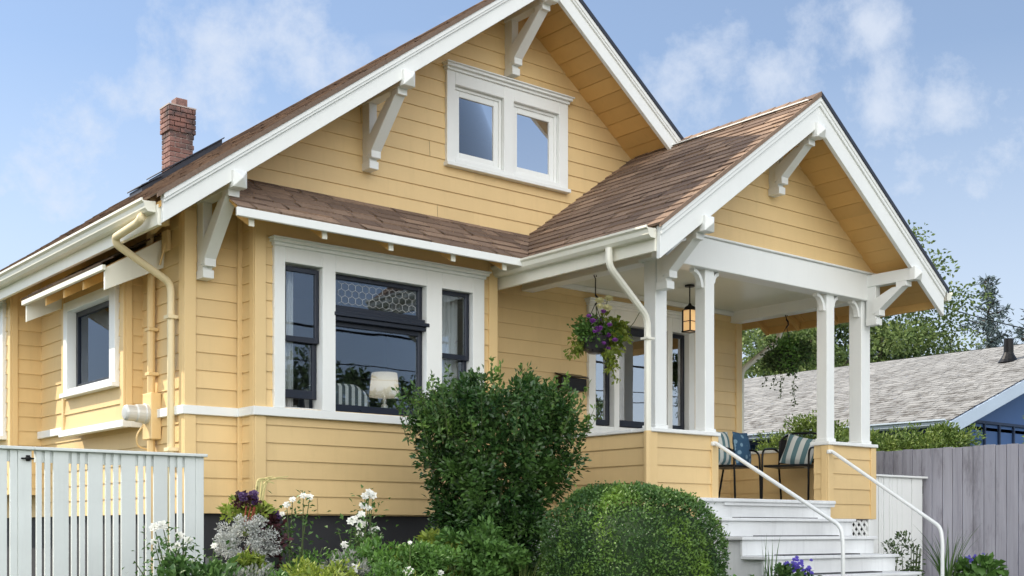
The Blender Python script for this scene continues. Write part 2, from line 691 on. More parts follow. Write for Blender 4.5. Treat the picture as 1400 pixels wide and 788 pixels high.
def lap_wall(mb, fn, poly, e=.156, z0=1.66, holes=(), lap=.012, seams=0):
    """lapped boards clipped to a convex polygon in (s, z); every board leans out at its foot"""
    zs = [p[1] for p in poly]
    k = math.floor((min(zs) - z0) / e)
    while z0 + k * e < max(zs):
        a, b = z0 + k * e, z0 + (k + 1) * e
        strip = clip(clip(poly, 1, a, True), 1, b, False)
        if len(strip) > 2:
            polys = minus_holes([strip], holes)
            if seams:
                cut = []
                for q in polys:
                    s_mid = random.uniform(min(p[0] for p in q), max(p[0] for p in q))
                    if random.random() < seams and max(p[0] for p in q) - min(p[0] for p in q) > 1.5:
                        for w in (clip(q, 0, s_mid - .002, False), clip(q, 0, s_mid + .002, True)):
                            if len(w) > 2:
                                cut.append(w)
                    else:
                        cut.append(q)
                polys = cut
            for q in polys:
                f3 = [fn(p[0], lap * (1 - (p[1] - a) / e) + .001, p[1]) for p in q]
                mb.add(f3, [tuple(range(len(f3)))])
                low = [p for p in q if abs(p[1] - a) < 1e-5]
                if len(low) >= 2:
                    s0, s1 = min(p[0] for p in low), max(p[0] for p in low)
                    mb.add([fn(s0, lap + .001, a), fn(s1, lap + .001, a), fn(s1, -.01, a), fn(s0, -.01, a)], [(0, 1, 2, 3)])
        k += 1
    return mb


def shingle_plane(mb, O, S, T, poly, e=.14, tab=.32, lap=.010):
    """courses of separate tabs on a slope: O origin, S along the eave, T up the slope (unit vectors), poly in (s, t)"""
    O, S, T = Vector(O), Vector(S), Vector(T)
    N = S.cross(T).normalized()
    if N.z < 0:
        N = -N
    ts = [p[1] for p in poly]
    k = 0
    k0 = min(ts)
    while k0 + k * e < max(ts) - 1e-6:
        a, b = k0 + k * e, min(k0 + (k + 1) * e, max(ts))
        strip = clip(clip(poly, 1, a, True), 1, b, False)
        if len(strip) > 2:
            s_min, s_max = min(p[0] for p in strip), max(p[0] for p in strip)
            s = s_min - random.random() * tab
            while s < s_max:
                w = tab * random.uniform(.55, 1.45)
                q = clip(clip(strip, 0, s, True), 0, s + w - .009, False)
                lift = lap * random.uniform(.6, 1.6)
                if len(q) > 2:
                    f3 = [O + S * p[0] + T * p[1] + N * (lift * (1 - (p[1] - a) / e) + .002) for p in q]
                    mb.add(f3, [tuple(range(len(f3)))])
                    low = [p for p in q if abs(p[1] - a) < 1e-5]
                    if len(low) >= 2:
                        u0, u1 = min(p[0] for p in low), max(p[0] for p in low)
                        P = O + T * a
                        mb.add([P + S * u0 + N * (lift + .002), P + S * u1 + N * (lift + .002), P + S * u1 - N * .004, P + S * u0 - N * .004], [(0, 1, 2, 3)])
                s += w
        k += 1
    return mb


# ------------------------------------------------------------------ foliage
def leaf_mesh(name, P, A, Nn, L, W, mat, parent=None, fold=.25):
    """P base points, A leaf axes, Nn leaf normals, L lengths, W widths: one pointed, folded leaf each"""
    n = len(P)
    A = A / np.maximum(np.linalg.norm(A, axis=1, keepdims=True), 1e-6)
    B = np.cross(Nn, A)
    B /= np.maximum(np.linalg.norm(B, axis=1, keepdims=True), 1e-6)
    Nn = np.cross(A, B)
    L = np.broadcast_to(np.asarray(L, float), (n,))[:, None]
    W = np.broadcast_to(np.asarray(W, float), (n,))[:, None]
    org = np.array(ORG.get(parent.name, Vector())) if parent else np.zeros(3)
    V = np.empty((n, 4, 3))
    V[:, 0] = P
    V[:, 1] = P + A * L * .5 + B * W * .5 + Nn * W * fold
    V[:, 2] = P + A * L - Nn * W * .12
    V[:, 3] = P + A * L * .5 - B * W * .5 + Nn * W * fold
    V = V.reshape(-1, 3) - org
    me = bpy.data.meshes.new(name)
    me.vertices.add(4 * n)
    me.vertices.foreach_set('co', V.ravel())
    tri = np.array([[0, 1, 2], [0, 2, 3]])
    idx = (np.arange(n)[:, None, None] * 4 + tri[None]).reshape(-1)
    me.loops.add(len(idx))
    me.loops.foreach_set('vertex_index', idx)
    me.polygons.add(2 * n)
    me.polygons.foreach_set('loop_start', np.arange(0, 6 * n, 3))
    me.polygons.foreach_set('loop_total', np.full(2 * n, 3))
    me.update(calc_edges=True)
    me.materials.append(mat)
    o = bpy.data.objects.new(name, me)
    COL.objects.link(o)
    if parent:
        o.parent = parent
    return o


def rnd_unit(n):
    v = RNG.normal(size=(n, 3))
    return v / np.linalg.norm(v, axis=1, keepdims=True)


def blob(n, c, r, lo=.0, up=0.):
    """n points in an ellipsoid shell from lo to 1 of its radius, with their outward directions"""
    d = rnd_unit(n)
    rad = (lo ** 3 + (1 - lo ** 3) * RNG.random(n)) ** (1 / 3)
    return np.array(c) + d * rad[:, None] * np.array(r), d


def leafy(name, c, r, n, L, W, mat, parent, lo=.3, clumps=0, csize=.3, droop=0., up=.3):
    """leaves scattered in an ellipsoid, gathered in clumps when asked"""
    if clumps:
        cc, _ = blob(clumps, c, r, lo)
        which = RNG.integers(0, clumps, n)
        sz = csize * RNG.uniform(.6, 1.3, clumps)
        dd = rnd_unit(n)
        P = cc[which] + dd * (RNG.random(n) ** (1 / 2.2) * sz[which])[:, None] * np.array([1, 1, .75])
        D = (P - np.array(c))
        D /= np.maximum(np.linalg.norm(D, axis=1, keepdims=True), 1e-6)
        D = D * .5 + dd * .6
    else:
        P, D = blob(n, c, r, lo)
    A = D + rnd_unit(n) * .8 + np.array([0, 0, up - droop])
    Nn = D + rnd_unit(n) * .6 + np.array([0, 0, .5])
    return leaf_mesh(name, P, A, Nn, L * RNG.uniform(.65, 1.3, n), W * RNG.uniform(.7, 1.25, n), mat, parent)


# ================================================================== GROUND
def build_ground():
    # far sheet to the horizon
    def hgt(x, y):
        d = y + .35 * x
        t = min(1, max(0, (d - 3.0) / 4.0))
        return .62 * t * t * (3 - 2 * t)
    n = 80
    xs = [-600, -200, -80] + [-30 + 60 * i / n for i in range(n + 1)] + [80, 200, 600]
    ys = [-600, -200, -80] + [-20 + 60 * i / n for i in range(n + 1)] + [80, 200, 900]
    m = MB()
    W = len(xs)
    vs = [(x, y, hgt(x, y) + random.uniform(-.01, .01)) for y in ys for x in xs]
    fs = [(j * W + i, j * W + i + 1, (j + 1) * W + i + 1, (j + 1) * W + i) for j in range(len(ys) - 1) for i in range(W - 1)]
    m.add(vs, fs)
    structure(m.build('ground', M['ground'], smooth=True), 'soil and lawn around the yellow house')
    m = MB()
    for k in range(8):
        m.box(8.6, 11.2, 5.95 - .62 * (k + 1) + .015, 5.95 - .62 * k - .015, .5, .645 - .05 * k)
    structure(m.build('path', M['paver'], bevel=.006), 'concrete walk leading to the front steps')


build_ground()
structure(MB().add([(-60, -14, .006), (60, -14, .006), (60, -3.0, .006), (-60, -3.0, .006)], [(0, 1, 2, 3)]).build('street', M['paver']), 'unseen pale concrete street in front of the lot, added to bounce light')  # out of view; pale concrete added to bounce light up under the eaves

# ================================================================== HOUSE
YM, YB, YP = 9.956, 9.665, 8.024          # main wall, bay wall, porch front
XL, XR, XRIDGE = 4.50, 11.80, 8.086       # side walls, ridge
PITCH = .731
YR = 9.25                                 # main rake face
ZBASE = 1.66


def zroof(x):                             # top of main roof
    return 7.205 - PITCH * abs(x - XRIDGE)


def zporch(x):                            # top of porch roof
    return 5.824 - .72 * abs(x - 10.003)


house = thing('bungalow', 'yellow lap sided bungalow with white trim, brown shingle roofs and a gabled front porch', 'house', (8, 14, .62))


def part(mb, name, mat, parent=None, **kw):
    return mb.build(name, M[mat], parent or house, **kw)


def boxes(name, mat, lst, bevel=.003, parent=None):
    """one part per box"""
    for b in lst:
        MB().box(*b).build(name, M[mat], parent or house, bevel=bevel)


# ---- walls
BAYHOLE = (5.22, 7.46, 2.60, 3.93)
GABHOLE = (7.33, 8.83, 5.24, 6.08)
PORHOLE = (9.27, 10.88, 2.66, 3.90)
m = MB()
gpoly = [(XL, ZBASE), (XR, ZBASE), (XR, zroof(XR) - .1), (XRIDGE, zroof(XRIDGE) - .1), (XL, zroof(XL) - .1)]
lap_wall(m, FRONT(YM), gpoly, .156, ZBASE, [(5.06, 7.64, 1.5, 4.25), GABHOLE, PORHOLE], seams=.8)
part(m, 'front_wall', 'yellow')
m = MB()
lap_wall(m, FRONT(YB), [(5.02, ZBASE), (7.679, ZBASE), (7.679, 4.35), (5.02, 4.35)], .156, ZBASE, [BAYHOLE], seams=.3)
lap_wall(m, LEFT(5.02), [(YB, ZBASE), (YM, ZBASE), (YM, 4.35), (YB, 4.35)], .156, ZBASE)
lap_wall(m, RIGHTW(7.679), [(YB, ZBASE), (YM, ZBASE), (YM, 4.35), (YB, 4.35)], .156, ZBASE)
m.box(5.02, 7.679, YB + .01, YM + .1, ZBASE - .012, ZBASE)
part(m, 'bay_wall', 'yellow')
m = MB()
lap_wall(m, LEFT(XL), [(YM, ZBASE), (16.6, ZBASE), (16.6, 4.47), (YM, 4.47)], .156, ZBASE, [(11.1, 12.3, 2.8, 3.8)])
part(m, 'side_wall', 'yellow')
m = MB()
m.box(XR - .02, XR + .0, YM + .02, 16.6, ZBASE, 4.5)
m.prism([(XL, 16.6, ZBASE), (XR, 16.6, ZBASE), (XR, 16.6, zroof(XR) - .2), (XRIDGE, 16.6, 7.0), (XL, 16.6, zroof(XL) - .2)], (0, .05, 0))
part(m, 'rear_wall', 'yellow_trim')
# dark base wall
boxes('foundation', 'foundation', [(XL + .04, XR - .04, YM + .05, 16.5, .4, ZBASE)], 0)
boxes('bay_foundation', 'foundation', [(5.06, 7.64, YB + .06, YM + .06, .4, ZBASE - .013)], 0)
boxes('porch_foundation', 'foundation', [(8.30, 11.74, YP + .08, YM + .04, .4, 1.60)], 0)

# ---- corner boards
t = .022


def corner(name, *bs):
    mb = MB()
    for b in bs:
        mb.box(*b)
    mb.build(name, M['yellow_trim'], house, bevel=.003)


corner('corner_board', (XL - t, XL + .085, YM - t - .004, YM, ZBASE - .002, 4.28), (XL - t - .004, XL, YM, YM + .085, ZBASE - .002, 4.44))
corner('corner_board', (5.02 - t, 5.02 + .085, YB - t - .004, YB, ZBASE - .002, 4.35), (5.02 - t - .004, 5.02, YB, YB + .075, ZBASE - .002, 4.35))
corner('corner_board', (7.679 - .085, 7.679 + t, YB - t - .004, YB, ZBASE - .002, 4.35), (7.679, 7.679 + t + .004, YB, YB + .06, ZBASE - .002, 4.35))
corner('corner_board', (5.02 - .045, 5.02 - .001, YM - .045, YM - .018, ZBASE - .002, 4.35))
corner('corner_board', (XR - .085, XR + t, YM - t - .004, YM, ZBASE - .002, 4.2))

boxes('frieze_board', 'yellow_trim', [(5.105, 7.59, YB - .021, YB - .0005, 4.10, 4.36), (7.71, 11.62, YM - .0185, YM - .0005, 4.085, 4.20)])
# ---- belt trim / sill course
boxes('belt_trim', 'white', [
    (XL - .05, 5.02 - .001, YM - .052, YM - .002, 2.515, 2.592),
    (XL - .052, XL, YM, 10.86, 2.5155, 2.5915),
    (XL - .052, XL, 12.51, 13.66, 2.515, 2.592),
    (5.02 - .05, 5.02, YB, YM - .053, 2.5165, 2.5935),
    (5.02 - .052, 7.679 + .05, YB - .058, YB - .002, 2.515, 2.592),
    (7.68, 7.73, YB, YM - .02, 2.517, 2.594)], .004)


# ---- windows
def bar_frame(mb, fn, s0, s1, z0, z1, w, n0, n1, wb=None, wt_=None):
    wb = w if wb is None else wb
    wt_ = w if wt_ is None else wt_
    mb.boxm(fn, s0, s0 + w, n0, n1, z0, z1)
    mb.boxm(fn, s1 - w, s1, n0, n1, z0, z1)
    mb.boxm(fn, s0 + w, s1 - w, n0, n1, z0, z0 + wb)
    mb.boxm(fn, s0 + w, s1 - w, n0, n1, z1 - wt_, z1)
    return mb


def casing(name, fn, s0, s1, z0, z1, openings, crown, sill=None, depth=.13, proud=.045):
    """the painted surround of a window: stiles, mullions, head, jamb depth, crown and sill"""
    mb = MB()
    zo0, zo1 = openings[0][2], openings[0][3]
    xs = [s0] + [v for op in openings for v in (op[0], op[1])] + [s1]
    for i in range(0, len(xs), 2):
        mb.boxm(fn, xs[i], xs[i + 1], -depth, proud, z0, z1)
    for op in openings:
        mb.boxm(fn, op[0], op[1], -depth, proud, op[3], z1)
        if op[2] > z0 + .001:
            mb.boxm(fn, op[0], op[1], -depth, proud, z0, op[2])
    w = mb.build(name, M['white'], house, bevel=.003)
    if crown:
        c = MB()
        c.boxm(fn, s0 - .012, s1 + .012, -.0, proud + .02, z1, z1 + .03)
        c.boxm(fn, s0 - .03, s1 + .03, .0, proud + .05, z1 + .03, z1 + .058)
        c.boxm(fn, s0 - .042, s1 + .042, .0, proud + .07, z1 + .058, z1 + .072)
        c.build('crown', M['white'], w, bevel=.004)
    if sill:
        c = MB()
        c.boxm(fn, s0 - .015, s1 + .015, .0, proud + .035, z0 - sill, z0)
        c.build('sill', M['white'], w, bevel=.004)
    return w


def sash(w, fn, s0, s1, z0, z1, bw, n0, n1, mat='navy', wb=None, wt_=None, glass='glass'):
    bar_frame(MB(), fn, s0, s1, z0, z1, bw, n0, n1, wb, wt_).build('sash', M[mat], w, bevel=.003)
    g = MB()
    nm = (n0 + n1) / 2
    g.boxm(fn, s0 + bw, s1 - bw, nm - .002, nm + .002, z0 + (wb or bw), z1 - (wt_ or bw))
    return g.build('pane', M[glass], w)


fb = FRONT(YB)
bayw = casing('bay_window', fb, 5.176, 7.515, 2.594, 4.018,
              [(5.282, 5.662, 2.594, 3.886), (5.797, 6.812, 2.594, 3.866), (6.994, 7.372, 2.594, 3.868)], True)
for (a, b) in ((5.284, 5.660), (6.996, 7.370)):
    sash(bayw, fb, a, b, 3.20, 3.866, .04, -.055, -.015, wb=.05)
    sash(bayw, fb, a, b, 2.70, 3.25, .04, -.10, -.06, wb=.075)
    MB().boxm(fb, a, b, -.11, -.05, 2.5945, 2.615).build('sill', M['white'], bayw)
sash(bayw, fb, 5.799, 6.810, 2.596, 3.43, .042, -.075, -.03, wb=.075)
tp = sash(bayw, fb, 5.799, 6.810, 3.54, 3.864, .042, -.075, -.03)
s = MB()
s.boxm(fb, 5.79, 6.83, -.08, .03, 3.43, 3.47)
s.boxm(fb, 5.785, 6.84, -.08, .055, 3.47, 3.505)
s.boxm(fb, 5.80, 6.81, -.08, .02, 3.505, 3.54)
s.build('transom_bar', M['navy'], bayw, bevel=.004)
# leaded pattern of the transom: a honeycomb of thin cames
s = MB()
hx, hz = .075, .05
zc0, zc1 = 3.582, 3.822
k = 0
for i in range(-1, 16):
    for j in range(-1, 6):
        cx = 5.84 + i * hx + (hx / 2 if j % 2 else 0)
        cz = zc0 + j * hz * 1.5 * .8
        pts = [(cx, cz + hz * .8), (cx + hx / 2, cz + hz * .4), (cx + hx / 2, cz - hz * .4), (cx, cz - hz * .8)]
        for a, b in zip(pts[:-1], pts[1:]):
            if all(5.842 < p[0] < 6.767 and zc0 < p[1] < zc1 for p in (a, b)):
                s.tube([fb(a[0], -.048, a[1]), fb(b[0], -.048, b[1])], .0018, 4)
s.build('leaded_pattern', M['steel'], bayw)

fg = FRONT(YM)
gw = casing('gable_window', fg, 7.267, 8.90, 5.225, 6.15,
            [(7.371, 8.003, 5.27, 6.023), (8.137, 8.773, 5.27, 6.023)], True, .04)
for a, b in ((7.373, 8.001), (8.139, 8.771)):
    bar_frame(MB(), fg, a, b, 5.272, 6.021, .03, -.06, .0).build('frame', M['white'], gw, bevel=.003)
    sash(gw, fg, a + .03, b - .03, 5.302, 5.991, .06, -.05, -.015, 'white', glass='glass_plain')

pw = casing('porch_window', fg, 9.212, 10.936, 2.64, 4.01,
            [(9.314, 9.60, 2.68, 3.85), (9.68, 10.47, 2.68, 3.85), (10.55, 10.836, 2.68, 3.85)], True, .05)
for a, b in ((9.316, 9.598), (10.552, 10.834)):
    sash(pw, fg, a, b, 2.70, 3.84, .04, -.07, -.03, wb=.06, glass='glass_porch')
sash(pw, fg, 9.682, 10.468, 2.70, 3.84, .04, -.07, -.03, wb=.07, wt_=.09, glass='glass_porch')

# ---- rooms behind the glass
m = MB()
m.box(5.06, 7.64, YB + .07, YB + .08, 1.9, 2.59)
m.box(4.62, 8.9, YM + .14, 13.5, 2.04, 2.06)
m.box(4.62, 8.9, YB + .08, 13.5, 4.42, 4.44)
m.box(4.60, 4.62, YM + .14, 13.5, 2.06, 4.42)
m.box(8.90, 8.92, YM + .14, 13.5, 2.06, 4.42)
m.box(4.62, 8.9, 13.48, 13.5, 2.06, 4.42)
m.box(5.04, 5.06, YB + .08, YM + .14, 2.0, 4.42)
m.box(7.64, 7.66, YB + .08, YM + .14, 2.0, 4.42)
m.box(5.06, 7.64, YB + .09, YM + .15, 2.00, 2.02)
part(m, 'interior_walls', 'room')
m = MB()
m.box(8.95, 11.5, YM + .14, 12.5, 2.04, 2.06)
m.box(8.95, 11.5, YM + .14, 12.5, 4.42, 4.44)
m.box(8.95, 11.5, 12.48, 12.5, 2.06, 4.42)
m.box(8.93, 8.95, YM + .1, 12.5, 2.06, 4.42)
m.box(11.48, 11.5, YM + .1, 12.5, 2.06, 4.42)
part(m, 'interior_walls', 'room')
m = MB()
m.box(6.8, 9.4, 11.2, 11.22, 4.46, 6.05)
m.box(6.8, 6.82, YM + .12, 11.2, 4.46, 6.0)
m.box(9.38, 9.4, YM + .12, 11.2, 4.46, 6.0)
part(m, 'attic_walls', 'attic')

# ---- side oriel with its little roof
m = MB()
fo = LEFT(4.33)
OY0, OY1 = 10.88, 12.49
lap_wall(m, fo, [(OY0, 2.52), (OY1, 2.52), (OY1, 4.02), (OY0, 4.02)], .156, 2.52, [(11.09, 12.30, 2.90, 3.72)])
lap_wall(m, FRONT(OY0), [(4.33, 2.52), (XL, 2.52), (XL, 4.02), (4.33, 4.02)], .156, 2.52)
m.box(4.33, XL + .02, OY1 - .02, OY1, 2.52, 4.0)
m.box(4.34, XL, OY0 + .01, OY1, 2.50, 2.52)
part(m, 'oriel_wall', 'yellow')
corner('corner_board', (4.33 - .024, 4.33 - .0005, OY0 - .02, OY0 + .06, 2.522, 3.98), (4.33, 4.33 + .06, OY0 - .024, OY0 - .0005, 2.522, 3.98))
corner('corner_board', (4.33 - .024, 4.33 - .0005, OY1 - .06, OY1, 2.522, 3.98))
m = MB()
m.box(4.29, 4.36, OY0 - .04, OY1 + .04, 2.455, 2.52)
m.box(4.36, XL - .02, OY0 - .04, OY0 + .0, 2.456, 2.521)
part(m, 'oriel_base_trim', 'white', bevel=.004)
ow = casing('oriel_window', fo, 11.0, 12.36, 2.88, 3.79, [(11.14, 12.25, 2.92, 3.695)], False, .045, proud=.05)
sash(ow, fo, 11.142, 12.248, 2.922, 3.693, .05, -.08, -.04, glass='glass')
c = MB()
for k in range(9):
    c.add([(4.47 + .02 * (k % 2), 11.75 + .05 * k, 2.9), (4.47 + .02 * ((k + 1) % 2), 11.75 + .05 * (k + 1), 2.9),
           (4.47 + .02 * ((k + 1) % 2), 11.75 + .05 * (k + 1), 3.7), (4.47 + .02 * (k % 2), 11.75 + .05 * k, 3.7)], [(0, 1, 2, 3)])
c.build('curtain', M['curtain'], ow)
m = MB()
m.box(4.6, 4.62, 10.9, 12.6, 2.6, 4.0)
m.box(4.38, 4.62, 10.9, 12.6, 4.0, 4.02)
part(m, 'oriel_interior', 'room')

AX0, AX1, AY0, AY1, AZ = 3.94, 4.5, 10.40, 12.50, 3.79
asl = .62
m = MB()
Ts = Vector((1, 0, asl)).normalized()
shingle_plane(m, (AX0 - .02, 0, AZ + .02), (0, 1, 0), Ts, [(AY0 - .02, 0), (AY1 + .02, 0), (AY1 + .02, .68), (AY0 - .02, .68)], .13, .3)
part(m, 'awning_roof', 'shingle')
m = MB()
m.prism([(AX0 + .02, AY0 + .03, AZ - .0), (AX1, AY0 + .03, AZ + asl * .54), (AX1, AY0 + .03, AZ + asl * .54 - .03), (AX0 + .02, AY0 + .03, AZ - .03)], (0, AY1 - AY0 - .06, 0))
for y in (10.95, 11.45, 11.95):
    m.prism([(AX0 + .04, y, AZ - .03), (AX1, y, AZ + asl * .5 - .03), (AX1, y, AZ + asl * .5 - .12), (AX0 + .04, y, AZ - .11)], (0, .045, 0))
part(m, 'awning_soffit', 'soffit', bevel=.002)
boxes('awning_fascia', 'gutter', [(AX0 - .015, AX0 + .018, AY0 - .03, AY1 + .03, AZ - .035, AZ + .012)])
for y in (AY0 - .005, AY1 - .025):
    m = MB()
    m.prism([(AX0 + .019, y, AZ - .01), (AX1, y, AZ + asl * .53), (AX1, y, AZ + asl * .53 - .26), (AX0 + .019, y, AZ - .20)], (0, .032, 0))
    part(m, 'awning_end_board', 'gutter', bevel=.003)

# ---- second projection further back on the side
m = MB()
BX, BY0, BY1 = 4.18, 13.67, 16.2
lap_wall(m, LEFT(BX), [(BY0, 1.9), (BY1, 1.9), (BY1, 4.3), (BY0, 4.3)], .156, ZBASE, [(13.95, 15.15, 2.6, 4.0)])
lap_wall(m, FRONT(BY0), [(BX, 1.9), (XL, 1.9), (XL, 4.35), (BX, 4.35)], .156, ZBASE)
m.box(BX, XL, BY1 - .02, BY1, 1.9, 4.3)
part(m, 'rear_bay_wall', 'yellow')
corner('corner_board', (BX - .024, BX - .0005, BY0 - .02, BY0 + .06, 1.9, 4.3), (BX, BX + .06, BY0 - .024, BY0 - .0005, 1.9, 4.3))
fr = LEFT(BX)
rw = casing('rear_bay_window', fr, 13.84, 15.26, 2.55, 4.0, [(13.97, 15.13, 2.6, 3.88)], True, .045)
sash(rw, fr, 13.972, 15.128, 3.22, 3.878, .045, -.05, -.015)
sash(rw, fr, 13.972, 15.128, 2.602, 3.27, .045, -.09, -.055)
MB().box(4.42, 4.44, 13.7, 15.4, 2.4, 4.1).build('curtain', M['room'], rw)

# ---- roofs
E0 = 3.93                                  # left eave
XRE = 12.25
Tl = Vector((1, 0, PITCH)).normalized()
slen = (XRIDGE - E0) / Tl.x
m = MB()
shingle_plane(m, (E0, 0, zroof(E0)), (0, 1, 0), Tl, [(YR - .035, 0), (17.0, 0), (17.0, slen), (YR - .035, slen)], .14, .42)
Tr = Vector((-1, 0, PITCH)).normalized()
slenr = (XRE - XRIDGE) / Tr.x * -1
shingle_plane(m, (XRE, 0, zroof(XRE)), (0, 1, 0), Tr, [(YR - .035, 0), (17.0, 0), (17.0, slenr), (YR - .035, slenr)], .14, .42)
m.prism([(XRIDGE - .13, YR - .035, zroof(XRIDGE - .13) + .01), (XRIDGE, YR - .035, 7.223), (XRIDGE + .13, YR - .035, zroof(XRIDGE + .13) + .01), (XRIDGE, YR - .035, 7.198)], (0, 7.75, 0))
# raw shingle edge along the rake
for sgn, xe in ((-1, E0),):
    a, b = (xe, zroof(xe)), (XRIDGE, zroof(XRIDGE))
    m.prism([(a[0], YR - .037, a[1] + .014), (b[0], YR - .037, b[1] + .014), (b[0], YR - .037, b[1] - .03), (a[0], YR - .037, a[1] - .03)], (0, .012, 0))
roof = part(m, 'main_roof', 'shingle')

m = MB()
TP = Vector((1, 0, .72)).normalized()
sp = (10.003 - 7.715) / TP.x
k = 1 / TP.x
shingle_plane(m, (7.715, 0, zporch(7.715)), (0, 1, 0), TP,
              [(7.395, 0), (9.17, 0), (9.97, (8.395 - 7.715) * k), (9.97, sp), (7.395, sp)], .137, .36)
TPr = Vector((-1, 0, .72)).normalized()
shingle_plane(m, (12.29, 0, zporch(12.29)), (0, 1, 0), TPr, [(7.395, 0), (9.3, 0), (9.3, sp), (7.395, sp)], .137, .36)
for sgn in (-1,):
    a = 10.003 + sgn * 2.288
    m.prism([(a, 7.393, zporch(a) + .014), (10.003, 7.393, 5.838), (10.003, 7.393, 5.80), (a, 7.393, zporch(a) - .028)], (0, .012, 0))
for kk in range(13):                        # ridge caps
    y = 7.395 + kk * .19
    for sgn in (-1, 1):
        m.add([(10.003, y, 5.850), (10.003, y + .20, 5.842), (10.003 + sgn * .15, y + .20, 5.842 - .105), (10.003 + sgn * .15, y, 5.850 - .105)], [(0, 1, 2, 3)])
        m.add([(10.003, y, 5.850), (10.003 + sgn * .15, y, 5.745), (10.003 + sgn * .15, y, 5.72), (10.003, y, 5.83)], [(0, 1, 2, 3)])
proof = part(m, 'porch_roof', 'shingle')
m = MB()
m.prism([(12.30, 7.39, zporch(12.30) + .018), (10.003, 7.39, 5.842), (10.003, 7.39, 5.795), (12.30, 7.39, zporch(12.30) - .03)], (0, .014, 0))
m.build('drip_edge', M['dark_metal'], proof)
m = MB()
m.prism([(10.05, YR - .04, zroof(10.05) + .018), (XRIDGE, YR - .04, zroof(XRIDGE) + .018), (XRIDGE, YR - .04, zroof(XRIDGE) - .03), (10.05, YR - .04, zroof(10.05) - .03)], (0, .014, 0))
m.build('drip_edge', M['dark_metal'], roof)
m = MB()
m.box(9.835, 9.86, 7.44, 9.3, 5.737, 5.747)
m.build('ridge_flashing', M['white'], proof)

m = MB()
TN = Vector((0, 1, .627)).normalized()
kn = 1 / TN.y
ZP = 4.172
shingle_plane(m, (0, 9.185, ZP), (1, 0, 0), TN, [(4.60, 0), (7.73, 0), (8.40, .79 * kn), (4.60, .79 * kn)], .155, .30)
part(m, 'pent_roof', 'shingle')

# timber under the roofs: boards of the soffits
m = MB()


def soffit(mb, x0, x1, y0, y1, zf, off, w=.14):
    n = max(1, round(abs(x1 - x0) / w))
    for i in range(n):
        a = x0 + (x1 - x0) * i / n
        b = x0 + (x1 - x0) * (i + 1) / n
        g = .005 if x1 > x0 else -.005
        zj = random.uniform(0, .004)
        mb.prism([(a + g, y0, zf(a) - off + zj), (b - g, y0, zf(b) - off + zj), (b - g, y0, zf(b) - off + .05), (a + g, y0, zf(a) - off + .05)], (0, y1 - y0, 0))


soffit(m, 3.97, XRIDGE, YR + .03, 16.9, zroof, .12)
soffit(m, 12.2, XRIDGE, YR + .03, 16.9, zroof, .12)
part(m, 'main_soffit', 'soffit')
m = MB()
soffit(m, 7.77, 10.003, 7.462, 9.9, zporch, .15)
soffit(m, 12.24, 10.003, 7.462, 9.9, zporch, .15)
for y in (8.27, 8.82, 9.37, 9.85):    # rafter tails
    for sgn in (-1, 1):
        xa, xb = 10.003 + sgn * 2.24, 10.003 + sgn * 1.70
        m.prism([(xa, y, zporch(xa) - .15), (xb, y, zporch(xb) - .15), (xb, y, zporch(xb) - .27), (xa, y, zporch(xa) - .24)], (0, .045, 0))
part(m, 'porch_soffit', 'soffit')
m = MB()
m.prism([(4.63, 9.215, ZP + .005), (4.63, YM, ZP + .627 * .765), (4.63, YM, ZP + .627 * .765 - .03), (4.63, 9.215, ZP - .025)], (3.05, 0, 0))
part(m, 'pent_soffit', 'soffit')
for x in (4.74, 5.44, 6.13, 6.83, 7.45):
    m = MB()
    m.prism([(x, 9.26, ZP - .03), (x, YB, ZP + .22), (x, YB, ZP + .10), (x, 9.26, ZP - .125)], (.045, 0, 0))
    tail = part(m, 'rafter_tail', 'soffit', bevel=.002)
    MB().box(x - .001, x + .046, 9.245, 9.259, ZP - .127, ZP - .03).build('end_cap', M['gutter'], tail)
m = MB()
m.box(4.60, 7.70, 9.18, 9.212, ZP - .075, ZP - .002)
part(m, 'pent_fascia', 'white', bevel=.004)

# ---- rake boards
m = MB()


def rake(mb, xa, xb, z_of, yf, drop, top, th):
    a, b = (xa, z_of(xa)), (xb, z_of(xb))
    mb.prism([(a[0], yf, a[1] - drop), (b[0], yf, b[1] - drop), (b[0], yf, b[1] - top), (a[0], yf, a[1] - top)], (0, th, 0))


for xa in (E0 + .06, 10.02):
    m = MB()
    rake(m, xa, XRIDGE, zroof, YR, .257, .10, .045)
    rake(m, xa, XRIDGE, zroof, YR - .018, .101, .03, .063)
    rake(m, xa, XRIDGE, zroof, YR - .028, .075, .028, .012)
    part(m, 'main_rake_board', 'white', bevel=.003)
for xa in (7.75, 12.256):
    m = MB()
    rake(m, xa, 10.003, zporch, 7.43, .315, .11, .045)
    rake(m, xa, 10.003, zporch, 7.412, .111, .028, .063)
    rake(m, xa, 10.003, zporch, 7.402, .07, .026, .012)
    part(m, 'porch_rake_board', 'white', bevel=.003)


